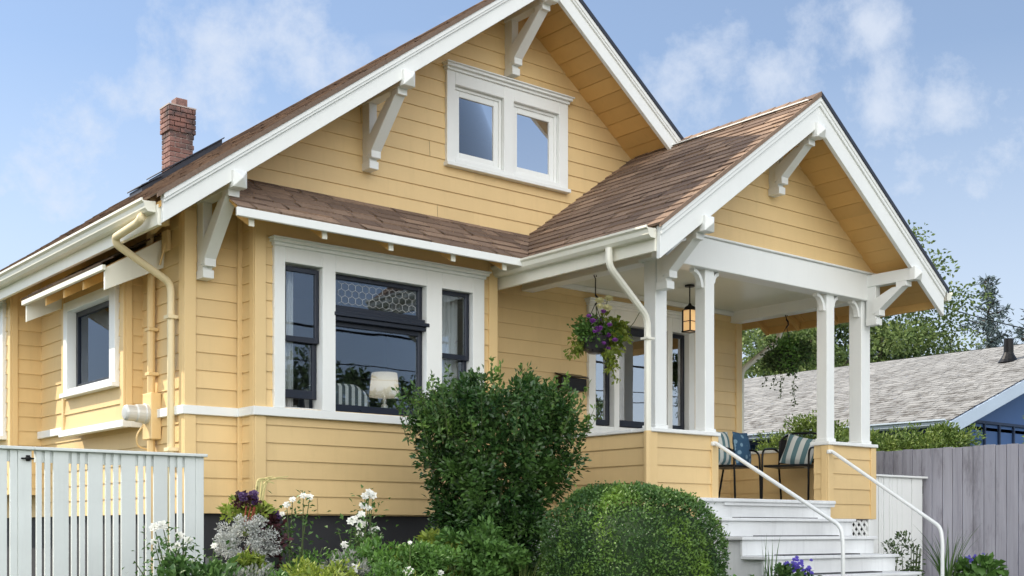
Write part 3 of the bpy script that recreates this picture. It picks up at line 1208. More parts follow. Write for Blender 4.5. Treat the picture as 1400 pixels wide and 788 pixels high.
# ---- knee braces
def brace(X, yf, yw, z_arm, z_foot, hw=.055):
    mb = MB()
    mb.box(X - hw, X + hw, yf + .02, yw - .002, z_arm, z_arm + .13)             # arm
    w = hw + .008                                                               # pointed end block
    base = [(X - w, yf + .02, z_arm - .004), (X + w, yf + .02, z_arm - .004), (X + w, yf + .02, z_arm + .136), (X - w, yf + .02, z_arm + .136)]
    back = [(p[0], yf + .09, p[2]) for p in base]
    mb.add(base + back + [(X, yf - .035, z_arm + .066)], [(0, 4, 5, 1), (1, 5, 6, 2), (2, 6, 7, 3), (3, 7, 4, 0), (4, 7, 6, 5), (0, 1, 8), (1, 2, 8), (2, 3, 8), (3, 0, 8)])
    mb.box(X - hw + .012, X + hw - .012, yw - .125, yw - .003, z_foot, z_arm)     # wall leg
    mb.box(X - hw + .002, X + hw - .002, yw - .18, yw - .12, z_foot + .085, z_foot + .165)   # foot block
    mb.box(X - hw + .004, X + hw - .004, yw - .145, yw - .004, z_foot - .012, z_foot + .06)
    mb.box(X - hw + .004, X + hw - .004, yf + .13, yf + .26, z_arm - .055, z_arm + .002)
    mb.prism([(X - hw, yf + .17, z_arm - .05), (X - hw, yf + .31, z_arm - .05), (X - hw, yw - .09, z_foot + .26), (X - hw, yw - .09, z_foot + .10), (X - hw, yw - .17, z_foot + .14)], (2 * hw, 0, 0))
    return mb


for X, za, zf in ((4.645, 4.345, 3.70), (6.335, 5.575, 4.96), (8.086, 6.83, 6.27)):
    part(brace(X, 9.20, YM, za, zf), 'knee_brace', 'white', bevel=.003)
for X, za, zf in ((8.36, 4.215, 3.78), (10.003, 5.40, 4.95), (11.70, 4.215, 3.80)):
    part(brace(X, 7.38, YP, za, zf), 'knee_brace', 'white', bevel=.003)


# ---- gutters and downspouts
def gutter(mb, xo, y0, y1, zt, sgn):
    """ogee gutter along y; xo = outer lip, sgn = +1 when the house lies at greater x"""
    pr = [(0, 0), (0, -.02), (.022, -.035), (.03, -.075), (.055, -.10), (.12, -.10), (.12, -.012), (.105, -.012), (.105, -.088), (.06, -.088), (.042, -.07), (.034, -.03), (.012, -.014), (.012, 0)]
    mb.prism([(xo + sgn * p[0], y0, zt + p[1]) for p in pr], (0, y1 - y0, 0))
    mb.prism([(xo + sgn * p[0], y0 + .002, zt + p[1] - .001) for p in pr[1:7]], (0, .004, 0))


for g_ in ((3.845, 9.33, 16.9, 4.145, 1), (7.61, 7.46, 9.66, 4.165, 1), (12.42, 7.42, 9.9, 4.165, -1)):
    m = MB()
    gutter(m, *g_)
    part(m, 'gutter', 'gutter')
boxes('eave_fascia', 'gutter', [(3.966, 4.0, YR + .047, 16.9, 3.94, 4.105), (7.731, 7.765, 7.475, 9.9, 3.955, 4.15)])
boxes('eave_fascia', 'soffit', [(12.242, 12.276, 7.475, 9.9, 3.985, 4.15)])


def bend(pts, r=.09, n=5):
    out = [Vector(pts[0])]
    for a, b, c in zip(pts[:-2], pts[1:-1], pts[2:]):
        a, b, c = Vector(a), Vector(b), Vector(c)
        u, w = (a - b), (c - b)
        d = min(r, u.length * .45, w.length * .45)
        p, q = b + u.normalized() * d, b + w.normalized() * d
        for i in range(n + 1):
            t = i / n
            out.append(p * (1 - t) ** 2 + b * 2 * t * (1 - t) + q * t * t)
    out.append(Vector(pts[-1]))
    return out


m = MB()
m.tube(bend([(3.89, 9.42, 4.02), (3.89, 9.50, 3.985), (3.89, 9.98, 3.955), (3.91, 10.0, 3.90), (4.43, 10.10, 3.66), (4.43, 10.10, 3.5), (4.43, 10.10, .65)], .10), .033, 10)
part(m, 'side_downspout', 'cream', smooth=True)
for z in (3.35, 2.2):
    m = MB()
    m.box(4.385, 4.478, 10.05, 10.15, z, z + .03)
    part(m, 'downspout_strap', 'cream')
m = MB()
m.tube(bend([(7.66, 7.98, 4.06), (7.66, 7.98, 3.90), (8.185, 8.01, 3.50), (8.19, 8.01, 3.30), (8.19, 8.01, 2.44)], .09), .034, 8)
m.box(8.14, 8.235, 7.965, 8.055, 3.29, 3.31)
part(m, 'porch_downspout', 'gutter')
m = MB()
m.tube([(8.19, 8.01, 2.441), (8.19, 8.01, .7)], .036, 8)
part(m, 'lower_downspout', 'yellow_trim')
m = MB()
m.tube(bend([(12.34, 9.75, 4.07), (12.34, 9.78, 3.9), (12.0, 9.93, 3.62), (11.86, 9.98, 3.5), (11.86, 9.98, .65)], .08), .036, 8)
part(m, 'rear_downspout', 'gutter', smooth=True)

# ---- electric service on the side wall
m = MB()
m.tube(bend([(4.44, 10.55, .7), (4.44, 10.55, 3.95), (4.40, 10.50, 4.16), (4.36, 10.12, 4.20)], .14), .035, 10)
m.lathe((4.36, 10.10, 4.15), [(.03, 0), (.055, .01), (.06, .09), (.03, .11)], 10)
part(m, 'conduit', 'yellow_trim', bevel=.0)
boxes('conduit_strap', 'yellow_trim', [(4.40, 4.49, 10.5, 10.60, z, z + .03) for z in (2.9, 3.3)])
m = MB()
m.box(4.395, 4.489, 10.44, 10.64, 2.325, 2.74)
eb = part(m, 'meter_box', 'yellow_trim', bevel=.006)
m = MB()
m.lathe((4.397, 10.54, 2.555), [(.092, -.004), (.092, .03), (.085, .035), (.08, .10), (.072, .115), (.072, .19), (.06, .21), (.03, .215)], 20, axis='x')
m.build('meter_dial', M['steel'], eb, smooth=False, bevel=.003)
m = MB()
m.tube(bend([(4.36, 10.54, 2.45), (4.30, 10.55, 2.36), (4.33, 10.6, 2.26), (4.44, 10.62, 2.24)], .06), .008, 6)
m.build('cable', M['yellow_trim'], eb)
m = MB()
m.box(4.455, 4.488, 10.23, 10.36, 3.98, 4.16)
m.tube([(4.46, 10.28, 4.05), (4.43, 10.34, 3.86)], .012, 6)
part(m, 'junction_box', 'yellow_trim', bevel=.004)

# ---- chimney
CX0, CX1, CY0, CY1 = 6.65, 6.99, 15.20, 15.46
chim = MB()
chim.box(CX0 + .012, CX1 - .012, CY0 + .012, CY1 - .012, 5.7, 7.085)
chim = part(chim, 'chimney', 'mortar')
m = MB()


def brick_band(mb, x0, x1, y0, y1, z, h, odd, bl=.165):
    g = .010
    for (f0, f1, fn) in ((x0, x1, lambda a, b: (a, b, y0, y0 + .05)), (y0 + .055, y1, lambda a, b: (x0, x0 + .05, a, b)),
                         (y0 + .055, y1, lambda a, b: (x1 - .05, x1, a, b)), (x0 + .055, x1 - .055, lambda a, b: (a, b, y1 - .05, y1))):
        s = f0 - (bl / 2 if odd else 0)
        while s < f1 - .01:
            a, b = max(f0, s), min(f1, s + bl - g)
            if b - a > .015:
                mb.box(*fn(a, b), z, z + h - g)
            s += bl


for k in range(21):
    z = 5.69 + k * .0667
    zt = k >= 16
    o_ = .018 if zt else 0
    brick_band(m, CX0 - o_, CX1 + o_, CY0 - o_, CY1 + o_, z, .0667, k % 2)
m.build('bricks', M['brick'], chim, bevel=.004)
m = MB()
m.box(CX0 - .022, CX1 + .022, CY0 - .022, CY1 + .022, 7.088, 7.105)
m.build('crown', M['mortar'], chim)
m = MB()
m.box(6.76, 6.92, 15.25, 15.41, 7.105, 7.225)
m.build('flue', M['brick'], chim, bevel=.006)
for (xa, xb, y, h) in ((6.33, 7.16, 14.72, .10), (6.05, 6.31, 14.66, .07)):
    m = MB()
    za, zb = zroof(xa), zroof(xb)
    m.prism([(xa, y, za - .02), (xb, y, zb - .02), (xb, y, zb + h), (xa, y, za + h)], (0, .40, 0))
    m.prism([(xa - .02, y - .03, za + h), (xb + .02, y - .03, zb + h), (xb + .02, y - .03, zb + h + .018), (xa - .02, y - .03, za + h + .018)], (0, .46, 0))
    m.build('flashing', M['dark_metal'], chim, bevel=.004)

# ---- porch
m = MB()
PE = .165
lap_wall(m, LEFT(8.237), [(YP, 1.64), (YM, 1.64), (YM, 2.435), (YP, 2.435)], PE, 1.635)
lap_wall(m, FRONT(YP), [(8.237, 1.64), (9.15, 1.64), (9.15, 2.435), (8.237, 2.435)], PE, 1.635)
lap_wall(m, RIGHTW(9.15), [(YP, 1.82), (8.20, 1.82), (8.20, 2.435), (YP, 2.435)], PE, 1.635)
lap_wall(m, RIGHTW(8.40), [(8.20, 1.82), (YM, 1.82), (YM, 2.435), (8.20, 2.435)], PE, 1.635)
lap_wall(m, lambda s, n, z: (s, 8.20 + n, z), [(8.40, 1.82), (9.15, 1.82), (9.15, 2.435), (8.40, 2.435)], PE, 1.635)
m.box(8.25, 9.14, YP + .012, 8.19, 1.64, 1.652)
part(m, 'porch_low_wall', 'yellow')
m = MB()
lap_wall(m, FRONT(YP), [(10.96, 1.64), (11.80, 1.64), (11.80, 2.435), (10.96, 2.435)], PE, 1.635)
lap_wall(m, LEFT(10.96), [(YP, 1.82), (8.20, 1.82), (8.20, 2.435), (YP, 2.435)], PE, 1.635)
lap_wall(m, RIGHTW(11.80), [(YP, 1.64), (YM, 1.64), (YM, 2.435), (YP, 2.435)], PE, 1.635)
lap_wall(m, LEFT(11.63), [(8.20, 1.82), (YM, 1.82), (YM, 2.435), (8.20, 2.435)], PE, 1.635)
lap_wall(m, lambda s, n, z: (s, 8.20 + n, z), [(10.96, 1.82), (11.63, 1.82), (11.63, 2.435), (10.96, 2.435)], PE, 1.635)
m.box(10.97, 11.79, YP + .012, 8.19, 1.64, 1.652)
part(m, 'porch_low_wall', 'yellow')
for x, y0 in ((8.237, YP), (9.15, YP), (10.96, YP), (11.80, YP)):
    s_ = 1 if x in (8.237, 10.96) else -1
    corner('porch_corner_board', (min(x - .02 * s_, x + .075 * s_), max(x - .02 * s_, x + .075 * s_), YP - .024, YP - .0005, 1.638, 2.434),
           (min(x - .022 * s_, x), max(x - .022 * s_, x), YP, YP + .07, 1.638, 2.434))
boxes('wall_cap', 'white', [(8.205, 9.185, YP - .045, 8.235, 2.435, 2.472), (10.925, 11.83, YP - .045, 8.235, 2.435, 2.472),
                            (8.206, 8.435, 8.235, YM - .02, 2.4355, 2.4715), (11.60, 11.829, 8.235, YM - .02, 2.4355, 2.4715)], .006)
m = MB()
m.box(8.41, 11.62, 8.211, YM - .02, 1.76, 1.825)
m.box(9.17, 10.94, 7.92, 8.211, 1.7605, 1.8245)
part(m, 'porch_floor', 'step_white')
PX = ((8.335, 8.49), (9.03, 9.165), (10.98, 11.115), (11.61, 11.775))
for a, b in PX:
    m = MB()
    m.box(a, b, 8.05, 8.05 + (b - a), 2.472, 4.07)
    m.box(a - .012, b + .012, 8.038, 8.05 + (b - a) + .012, 2.472, 2.51)
    p = part(m, 'porch_post', 'white', bevel=.005)


# curved little corbels under the beam
def corbel(mb, x, sgn, y0, y1, zt, r=.14):
    n = 8
    outer = []
    for i in range(n + 1):
        th = math.pi / 2 * (1 - i / n)
        outer.append((x + sgn * r - sgn * r * math.cos(th), zt - 1.25 * r + 1.25 * r * math.sin(th)))
    inner = [(x + sgn * r - sgn * (r - .034) * math.cos(math.pi / 2 * (1 - i / n)), zt - 1.25 * r + (1.25 * r - .034) * math.sin(math.pi / 2 * (1 - i / n))) for i in range(n + 1)]
    mb.prism([(p[0], y0, p[1]) for p in outer] + [(p[0], y0, p[1]) for p in inner[::-1]], (0, y1 - y0, 0))


for i, (a, b) in enumerate(PX):
    if i in (1, 2, 3):
        m = MB()
        corbel(m, a, -1, 8.07, 8.13, 4.066)
        part(m, 'corbel', 'white')
    if i in (1, 2):
        m = MB()
        corbel(m, b, 1, 8.07, 8.13, 4.066, .09)
        part(m, 'corbel', 'white')
m = MB()
m.box(8.237, 11.80, 8.0, 8.20, 4.066, 4.36)
m.box(8.237, 11.80, 7.975, 8.2, 4.361, 4.382)
part(m, 'porch_beam', 'white', bevel=.006)
boxes('porch_beam', 'white', [(8.27, 8.43, 8.201, YM, 4.05, 4.30), (11.62, 11.79, 8.201, YM, 4.075, 4.30)], .006)
m = MB()
m.box(8.43, 11.62, 8.2, YM - .003, 4.205, 4.24)
part(m, 'porch_ceiling', 'ceiling')
m = MB()
m.box(8.43, 11.62, YM - .06, YM - .019, 4.15, 4.204)
part(m, 'ceiling_trim', 'white', bevel=.004)
m = MB()
lap_wall(m, FRONT(YP), [(8.0, 4.382), (12.0, 4.382), (10.003, 5.72)], .156, 4.382)
part(m, 'porch_gable_wall', 'yellow')


# lattice skirts
def lattice(mb, fn, s0, s1, z0, z1, step=.10, w=.032):
    z = z1 - z0
    for sg in (1, -1):
        k = s0 - z
        while k < s1 + z:
            a, b = (k, z0), (k + z, z1)
            if sg < 0:
                a, b = (k + z, z0), (k, z1)
            # clip to s range
            pa, pb = a, b
            lo, hi = (pa, pb) if pa[0] < pb[0] else (pb, pa)
            if hi[0] > s0 and lo[0] < s1:
                def at(s):
                    t = (s - lo[0]) / (hi[0] - lo[0])
                    return (s, lo[1] + (hi[1] - lo[1]) * t)
                if lo[0] < s0:
                    lo = at(s0)
                if hi[0] > s1:
                    hi = at(s1)
                n0 = .004 if sg > 0 else .012
                dx, dz = hi[0] - lo[0], hi[1] - lo[1]
                L = math.hypot(dx, dz)
                if L > .02:
                    ox, oz = -dz / L * w / 2, dx / L * w / 2
                    vs = [fn(p[0] + q * ox, n, p[1] + q * oz) for n in (n0, n0 + .007) for p, q in ((lo, -1), (hi, -1), (hi, 1), (lo, 1))]
                    mb.add(vs, [(0, 1, 2, 3), (7, 6, 5, 4), (0, 4, 5, 1), (1, 5, 6, 2), (2, 6, 7, 3), (3, 7, 4, 0)])
            k += step
    return mb


for l_ in ((LEFT(8.26), 8.06, 9.9), (FRONT(YP + .03), 8.26, 8.80), (FRONT(YP + .03), 10.95, 11.78)):
    m = MB()
    lattice(m, *l_, .62, 1.62)
    part(m, 'lattice', 'white')
m = MB()
m.box(11.70, 11.79, YP - .01, YP + .03, .6, 1.635)
part(m, 'lattice_post', 'white', bevel=.004)

# ================================================================== FRONT STEPS
steps = thing('front_steps', 'white wooden steps climbing to the porch between two pipe handrails', 'steps', (9.87, 7.0, .62))
NOSE = [(7.92, 1.825), (7.645, 1.632), (7.385, 1.452), (7.13, 1.272), (6.874, 1.098), (6.615, .925), (6.355, .76)]
for i in range(1, len(NOSE)):
    y, z = NOSE[i]
    yb = NOSE[i - 1][0] + .03
    t_ = MB()
    t_.box(8.80, 10.94, y, yb, z - .032, z)
    tr_ = t_.build('tread', M['step_white'], steps, bevel=.006)
    g = MB()
    g.box(9.25, 10.45, y + .13, y + .25, z + .0005, z + .011)
    g.build('grip_strip', M['strip'], tr_)
for i in range(len(NOSE)):
    y, z = NOSE[i]
    zl = NOSE[i + 1][1] if i + 1 < len(NOSE) else .55
    r_ = MB()
    r_.box(8.83, 10.91, y + .03, y + .06, zl + .0005, z - .033)
    r_.build('riser', M['step_white'], steps, bevel=.003)
r_ = MB()
r_.box(8.80, 10.94, 7.90, 8.02, 1.79, 1.8275)
r_.build('landing_edge', M['step_white'], steps, bevel=.008)
for x0, x1 in ((8.86, 8.90), (10.84, 10.88)):
    s_ = MB()
    pts = [(x0, 8.0, .55)]
    pts = [(x0, NOSE[-1][0] + .06, .55)]
    for i in range(len(NOSE) - 1, -1, -1):
        y, z = NOSE[i]
        pts += [(x0, y + .062, (NOSE[i + 1][1] if i + 1 < len(NOSE) else .55) - .034), (x0, y + .062, z - .034)]
    pts += [(x0, 8.0, 1.79), (x0, 8.0, .55)]
    s_.prism(pts[1:], (x1 - x0, 0, 0))
    s_.build('stringer', M['step_white'], steps)
for X, foot in ((9.10, 6.50), (10.96, 6.66)):
    h = MB()
    h.tube(bend([(X, 8.02, 2.37), (X, 7.97, 2.36), (X, foot + .02, 1.545), (X, foot, 1.40), (X, foot, .5)], .24, 8), .019, 10)
    h.lathe((X, 8.0, 2.35), [(.03, -.01), (.034, .0), (.03, .03)], 10)
    h.build('handrail', M['white'], steps, smooth=True)

# ================================================================== THINGS ON THE HOUSE
ln = thing('porch_lantern', 'black metal lantern hanging lit from the porch ceiling', 'lantern', (9.99, 9.13, 4.2))
m = MB()
m.lathe((9.99, 9.13, 4.185), [(.055, 0), (.055, .018)], 12)
m.tube([(9.99, 9.13, 4.19), (9.99, 9.13, 3.99)], .007, 6)
m.lathe((9.99, 9.13, 3.925), [(.10, 0), (.075, .03), (.03, .055), (.012, .08)], 4)
m.box(9.925, 10.055, 9.065, 9.195, 3.685, 3.70)
for sx in (-1, 1):
    for sy in (-1, 1):
        m.box(9.99 + sx * .055 - .006, 9.99 + sx * .055 + .006, 9.13 + sy * .055 - .006, 9.13 + sy * .055 + .006, 3.70, 3.93)
m.box(9.929, 10.051, 9.069, 9.191, 3.80, 3.806)
m.build('cage', M['black_metal'], ln)
MB().box(9.943, 10.037, 9.083, 9.177, 3.702, 3.925).build('glass', M['bulb'], ln)
ld = bpy.data.lights.new('lantern_light', 'POINT')
ld.energy = 2.0
ld.color = (1, .68, .36)
ld.shadow_soft_size = .08
lo = bpy.data.objects.new('lantern_light', ld)
lo.parent = ln
lo.location = (0, 0, -.62)
COL.objects.link(lo)

mbx = thing('mailbox', 'black metal mailbox on the yellow porch wall behind the tall shrub', 'mailbox', (8.92, YM - .09, 3.10))
m = MB()
m.box(8.74, 9.10, YM - .13, YM - .018, 3.03, 3.17)
m.build('body', M['black_metal'], mbx, bevel=.006)
m = MB()
m.prism([(8.73, YM - .15, 3.171), (8.73, YM - .017, 3.215), (8.73, YM - .017, 3.225), (8.73, YM - .152, 3.182)], (.38, 0, 0))
m.build('lid', M['black_metal'], mbx)


def basket(name, label, x, y, ztop, zpot, r, mats):
    b = thing(name, label, 'hanging basket', (x, y, zpot), 'hanging flower baskets on the porch')
    h = MB()
    h.tube([(x + .012, y, ztop - .01), (x + .012, y, ztop + .012), (x - .008, y, ztop + .022), (x - .02, y, ztop), (x, y, ztop - .03), (x, y, zpot + .42)], .006, 6)
    h.tube([(x, y, zpot + .42), (x + .03, y, zpot + .40), (x + .035, y, zpot + .36), (x + .0, y, zpot + .33)], .010, 6)
    for a in range(3):
        h.tube([(x, y, zpot + .34), (x + .15 * math.cos(a * 2.1), y + .15 * math.sin(a * 2.1), zpot + .02)], .004, 5)
    h.build('hanger', M['black_metal'], b)
    p = MB()
    p.lathe((x, y, zpot), [(.07, -.16), (.12, -.12), (.155, -.02), (.16, .0), (.14, .0), (.13, -.03)], 16)
    p.build('basket', M['pot'], b)
    return b


bk = basket('hanging_basket', 'hanging basket of purple petunias and lime trailing leaves under the left porch eave', 8.33, 8.87, 4.045, 3.43, .3, 'purple')
leafy('foliage', (8.33, 8.87, 3.48), (.19, .19, .15), 1000, .045, .03, M['garden'], bk, .25, 26, .10)
leafy('lime_foliage', (8.45, 8.76, 3.42), (.11, .11, .19), 360, .065, .05, M['lime'], bk, .2, 12, .10, droop=.6)
leafy('trailing_foliage', (8.20, 8.98, 3.33), (.07, .08, .13), 150, .05, .032, M['lime'], bk, .1, 8, .07, droop=.8)
leafy('trailing_foliage', (8.45, 8.74, 3.20), (.04, .04, .22), 120, .045, .03, M['lime'], bk, .0, 8, .06, droop=.8)


def flowers(name, pts, r, mat, parent, dirs=None):
    """rounded ruffled blossoms: three rings of overlapping petals each"""
    P, A, Nn, L, W = [], [], [], [], []
    for i, p in enumerate(pts):
        d = np.array(dirs[i]) if dirs is not None else np.array([-.5, -.6, .6])
        d = d / np.linalg.norm(d)
        ref = np.array([0, 0, 1.]) if abs(d[2]) < .9 else np.array([1., 0, 0])
        u = np.cross(d, ref)
        u /= np.linalg.norm(u)
        w = np.cross(d, u)
        rr = r * random.uniform(.8, 1.2)
        for ring, (cnt, lift, ln_) in enumerate(((7, .25, 1.0), (6, .7, .8), (4, 1.5, .55))):
            for k in range(cnt):
                a = 2 * math.pi * (k + .5 * ring) / cnt + random.uniform(-.2, .2)
                ax = u * math.cos(a) + w * math.sin(a) + d * lift
                P.append(np.array(p) - d * .1 * rr)
                A.append(ax)
                Nn.append(d - (u * math.cos(a) + w * math.sin(a)) * lift * .4)
                L.append(rr * ln_ * 1.05)
                W.append(rr * ln_ * .95)
    return leaf_mesh(name, np.array(P), np.array(A), np.array(Nn), np.array(L), np.array(W), mat, parent, .12)


pp = [(8.33 + random.gauss(-.09, .08), 8.87 + random.gauss(-.16, .05), 3.47 + random.gauss(.0, .08)) for _ in range(22)]
flowers('purple_blossoms', pp, .030, M['purple_petal'], bk)
flowers('pale_blossoms', [(8.25, 8.72, 3.71), (8.33, 8.70, 3.70), (8.40, 8.75, 3.81), (8.30, 8.78, 3.78)], .045, M['pale_yellow_petal'], bk)
st = MB()
st.tube([(8.5, 8.7, 3.4), (8.62, 8.62, 3.58), (8.66, 8.58, 3.68)], .004, 5)
st.tube([(8.25, 8.8, 3.5), (8.24, 8.75, 3.72)], .004, 5)
st.tube([(8.35, 8.8, 3.5), (8.38, 8.75, 3.80)], .004, 5)
st.build('stems', M['stem'], bk)

bk2 = basket('hanging_basket', 'dark green trailing fuchsia basket hanging under the far right porch beam', 11.72, 9.17, 4.07, 3.60, .3, 'dark')
leafy('foliage', (11.72, 9.17, 3.60), (.24, .28, .19), 1500, .045, .03, M['dark_tree'], bk2, .15, 40, .10)
leafy('lime_foliage', (11.68, 9.10, 3.62), (.24, .26, .16), 420, .05, .034, M['garden'], bk2, .4, 20, .10)
st = MB()
P = []
for sx, sy, n in ((.02, -.10, 9), (-.02, .06, 7), (.0, .18, 5), (-.03, .30, 4)):
    pts = [(11.72 + sx + .01 * math.sin(i), 9.17 + sy + .012 * math.cos(i * 2), 3.45 - .055 * i) for i in range(n)]
    st.tube(pts, .003, 4)
    P += pts[1:]
st.build('trailers', M['stem'], bk2)
leafy_pts = np.repeat(np.array(P), 5, axis=0) + RNG.normal(size=(len(P) * 5, 3)) * .015
leaf_mesh('trailing_foliage', leafy_pts, rnd_unit(len(leafy_pts)) + np.array([0, 0, -.6]), rnd_unit(len(leafy_pts)), .035, .022, M['dark_tree'], bk2)


# ---- patio chairs
def chair(label, loc, rz):
    c = thing('patio_chair', label, 'chair', (0, 0, 0), 'black metal chairs on the porch')
    for sx in (-1, 1):
        f = MB()
        x = sx * .27
        f.tube(bend([(x, -.27, 0), (x, -.25, .60), (x, .10, .63), (x, .26, .60)], .10), .012, 8)
        f.build('arm_frame', M['black_metal'], c, smooth=True)
        f = MB()
        f.tube([(x * .92, .30, 0), (x * .92, .22, .40)], .012, 8)
        f.build('leg', M['black_metal'], c, smooth=True)
    s = MB()
    s.box(-.26, .26, -.25, .24, .40, .425)
    s.build('seat', M['black_metal'], c, bevel=.008)
    b = MB()
    b.tube(bend([(-.25, .22, .41), (-.26, .29, .74), (-.15, .31, .81), (.15, .31, .81), (.26, .29, .74), (.25, .22, .41)], .10), .012, 8)
    b.build('back_frame', M['black_metal'], c, smooth=True)
    b = MB()
    b.add([(-.25, .235, .46), (.25, .235, .46), (.25, .28, .74), (-.25, .28, .74), (-.25, .242, .46), (.25, .242, .46), (.25, .287, .74), (-.25, .287, .74)],
          [(0, 1, 2, 3), (7, 6, 5, 4), (0, 4, 5, 1), (1, 5, 6, 2), (2, 6, 7, 3), (3, 7, 4, 0)])
    b.build('backrest', M['black_metal'], c)
    c.location = loc
    c.rotation_euler = (0, 0, rz)
    return c


chair('black patio chair with arms facing left beside the right porch pier', (11.24, 8.70, 1.826), -math.radians(72))
chair('black patio chair mostly hidden behind the left handrail', (10.76, 9.25, 1.826), math.radians(8))


def pillow(name, label, loc, rot, w, h, th, mat):
    n = 10
    vs, fs = [], []
    for side in (1, -1):
        for j in range(n + 1):
            for i in range(n + 1):
                u, v = i / n * 2 - 1, j / n * 2 - 1
                bulge = (1 - u ** 4) * (1 - v ** 4)
                pin = 1 - .06 * (1 - abs(u)) * (abs(v) > .9) - .06 * (1 - abs(v)) * (abs(u) > .9)
                vs.append((u * w / 2 * pin, side * th / 2 * bulge, v * h / 2 * pin))
    W = n + 1
    for s in range(2):
        for j in range(n):
            for i in range(n):
                q = [s * W * W + j * W + i, s * W * W + j * W + i + 1, s * W * W + (j + 1) * W + i + 1, s * W * W + (j + 1) * W + i]
                fs.append(q if s == 0 else q[::-1])
    m_ = MB().add(vs, fs)
    o = m_.build(name, M[mat], smooth=True)
    o.location = loc
    o.rotation_euler = rot
    tag(o, label, 'pillow', 'pillows on the porch chairs')
    return o


pillow('throw_pillow', 'teal and cream striped pillow leaning in the right porch chair', (11.30, 8.66, 2.41), (math.radians(-14), math.radians(14), math.radians(-72)), .37, .35, .12, 'striped_x')
pillow('throw_pillow', 'teal and cream striped pillow in the left porch chair', (10.66, 9.26, 2.45), (math.radians(-8), 0, math.radians(8)), .34, .40, .12, 'striped_x')
pillow('throw_pillow', 'dark blue floral pillow in the left porch chair', (10.97, 9.22, 2.45), (math.radians(-8), 0, math.radians(8)), .32, .40, .12, 'floral')

# ---- things seen through the bay window
arm = thing('armchair', 'grey and white striped armchair behind the bay window', 'armchair', (6.06, 10.15, 2.06))
m = MB()
prof = [(-.36, 0), (-.38, .55), (-.33, .74), (-.20, .81), (.20, .81), (.33, .74), (.38, .55), (.36, 0)]
m.prism([(6.06 + p[0], 10.00, 2.10 + p[1]) for p in prof], (0, .16, 0))
m.build('backrest', M['armchair'], arm, bevel=.03)
m = MB()
m.box(5.74, 6.38, 10.16, 10.75, 2.25, 2.50)
m.build('seat', M['armchair'], arm, bevel=.03)
m = MB()
m.box(5.62, 5.74, 10.08, 10.75, 2.2, 2.68)
m.box(6.38, 6.50, 10.08, 10.75, 2.2, 2.68)
m.build('armrests', M['armchair'], arm, bevel=.03)
m = MB()
for x in (5.66, 6.46):
    for y in (10.11, 10.70):
        m.box(x - .025, x + .025, y - .025, y + .025, 2.061, 2.25)
m.build('feet', M['wood_dark'], arm)
tb = thing('side_table', 'small dark table under the lamp behind the bay window', 'table', (6.64, 10.1, 2.06))
m = MB()
m.lathe((6.64, 10.1, 2.06), [(.14, 0), (.14, .02), (.03, .04), (.025, .52), (.06, .54)], 14)
m.build('leg', M['wood_dark'], tb)
m = MB()
m.lathe((6.64, 10.1, 2.60), [(.21, 0), (.22, .01), (.21, .03)], 20)
m.build('tabletop', M['wood_dark'], tb)
lp = thing('table_lamp', 'table lamp with white drum shade and silver base in the bay window', 'lamp', (6.64, 10.1, 2.63))
m = MB()
m.lathe((6.64, 10.1, 2.63), [(.06, .0), (.06, .015), (.022, .03), (.03, .05), (.042, .085), (.03, .115), (.014, .13), (.026, .15), (.014, .17), (.012, .26)], 16)
m.build('base', M['steel'], lp, smooth=True)
m = MB()
n = 28
vs = [(6.64 + r * math.cos(2 * math.pi * k / n), 10.1 + r * math.sin(2 * math.pi * k / n), z) for r, z in ((.152, 2.825), (.126, 3.06)) for k in range(n)]
m.add(vs, [(k, (k + 1) % n, n + (k + 1) % n, n + k) for k in range(n)])
m.build('lamp_shade', M['shade'], lp, smooth=True)
for nm, x0, x1 in (('left', 5.26, 5.48), ('right', 7.08, 7.34)):
    m = MB()
    n = 22
    vs = []
    for i in range(n + 1):
        x = x0 + (x1 - x0) * i / n
        y = YB + .17 + .018 * math.sin(i * 1.3) + .008 * math.sin(i * 2.9)
        vs += [(x, y, 2.1), (x, y, 3.98)]
    m.add(vs, [(2 * i, 2 * i + 2, 2 * i + 3, 2 * i + 1) for i in range(n)])
    o = m.build('curtain', M['curtain'], smooth=True)
    sd = o.modifiers.new('solid', 'SOLIDIFY')
    sd.thickness = .004
    tag(o, 'white sheer curtain hanging in the %s casement of the bay window' % nm, 'curtain', 'curtains in the bay window')

ld = bpy.data.lights.new('lamp_bulb', 'POINT')
ld.energy = .7
ld.color = (1, .9, .75)
ld.shadow_soft_size = .05
lo = bpy.data.objects.new('lamp_bulb', ld)
lo.parent = lp
lo.location = (0, 0, .30)
COL.objects.link(lo)

# ================================================================== FENCES
fe = thing('picket_fence', 'pale painted board fence with cap rail left of the house', 'fence', (3.7, 9.5, .62))
FY = 9.5
fx0, fx1 = 3.03, 4.455
m = MB()
W_, N_, G_ = .118, .042, .022
x = fx1
xs = []
xs.append((4.386, 4.455))
xs.append((4.288, 4.384))
x = 4.288
pat = [N_, N_, W_]
i = 0
while x > fx0 + .1:
    w = pat[i % 3]
    x -= G_
    xs.append((x - w, x))
    x -= w
    i += 1
xend = x
for a, b in xs:
    dz = random.uniform(-.004, .004)
    m.box(a, b, FY + random.uniform(-.002, .002), FY + .022, .66, 2.118 + dz * 0)
m.build('boards', M['fence_white'], fe, bevel=.003)
m = MB()
m.box(xend - .02, fx1 + .02, FY - .035, FY + .075, 2.12, 2.145)
m.build('cap_rail', M['fence_white'], fe, bevel=.004)
for z0_, z1_ in ((2.03, 2.119), (.85, .93)):
    MB().box(xend, fx1 - .005, FY + .023, FY + .06, z0_, z1_).build('rail', M['fence_white'], fe)
m = MB()
m.box(4.36, 4.45, FY + .024, FY + .11, .6, 2.119)
m.build('post', M['fence_white'], fe)
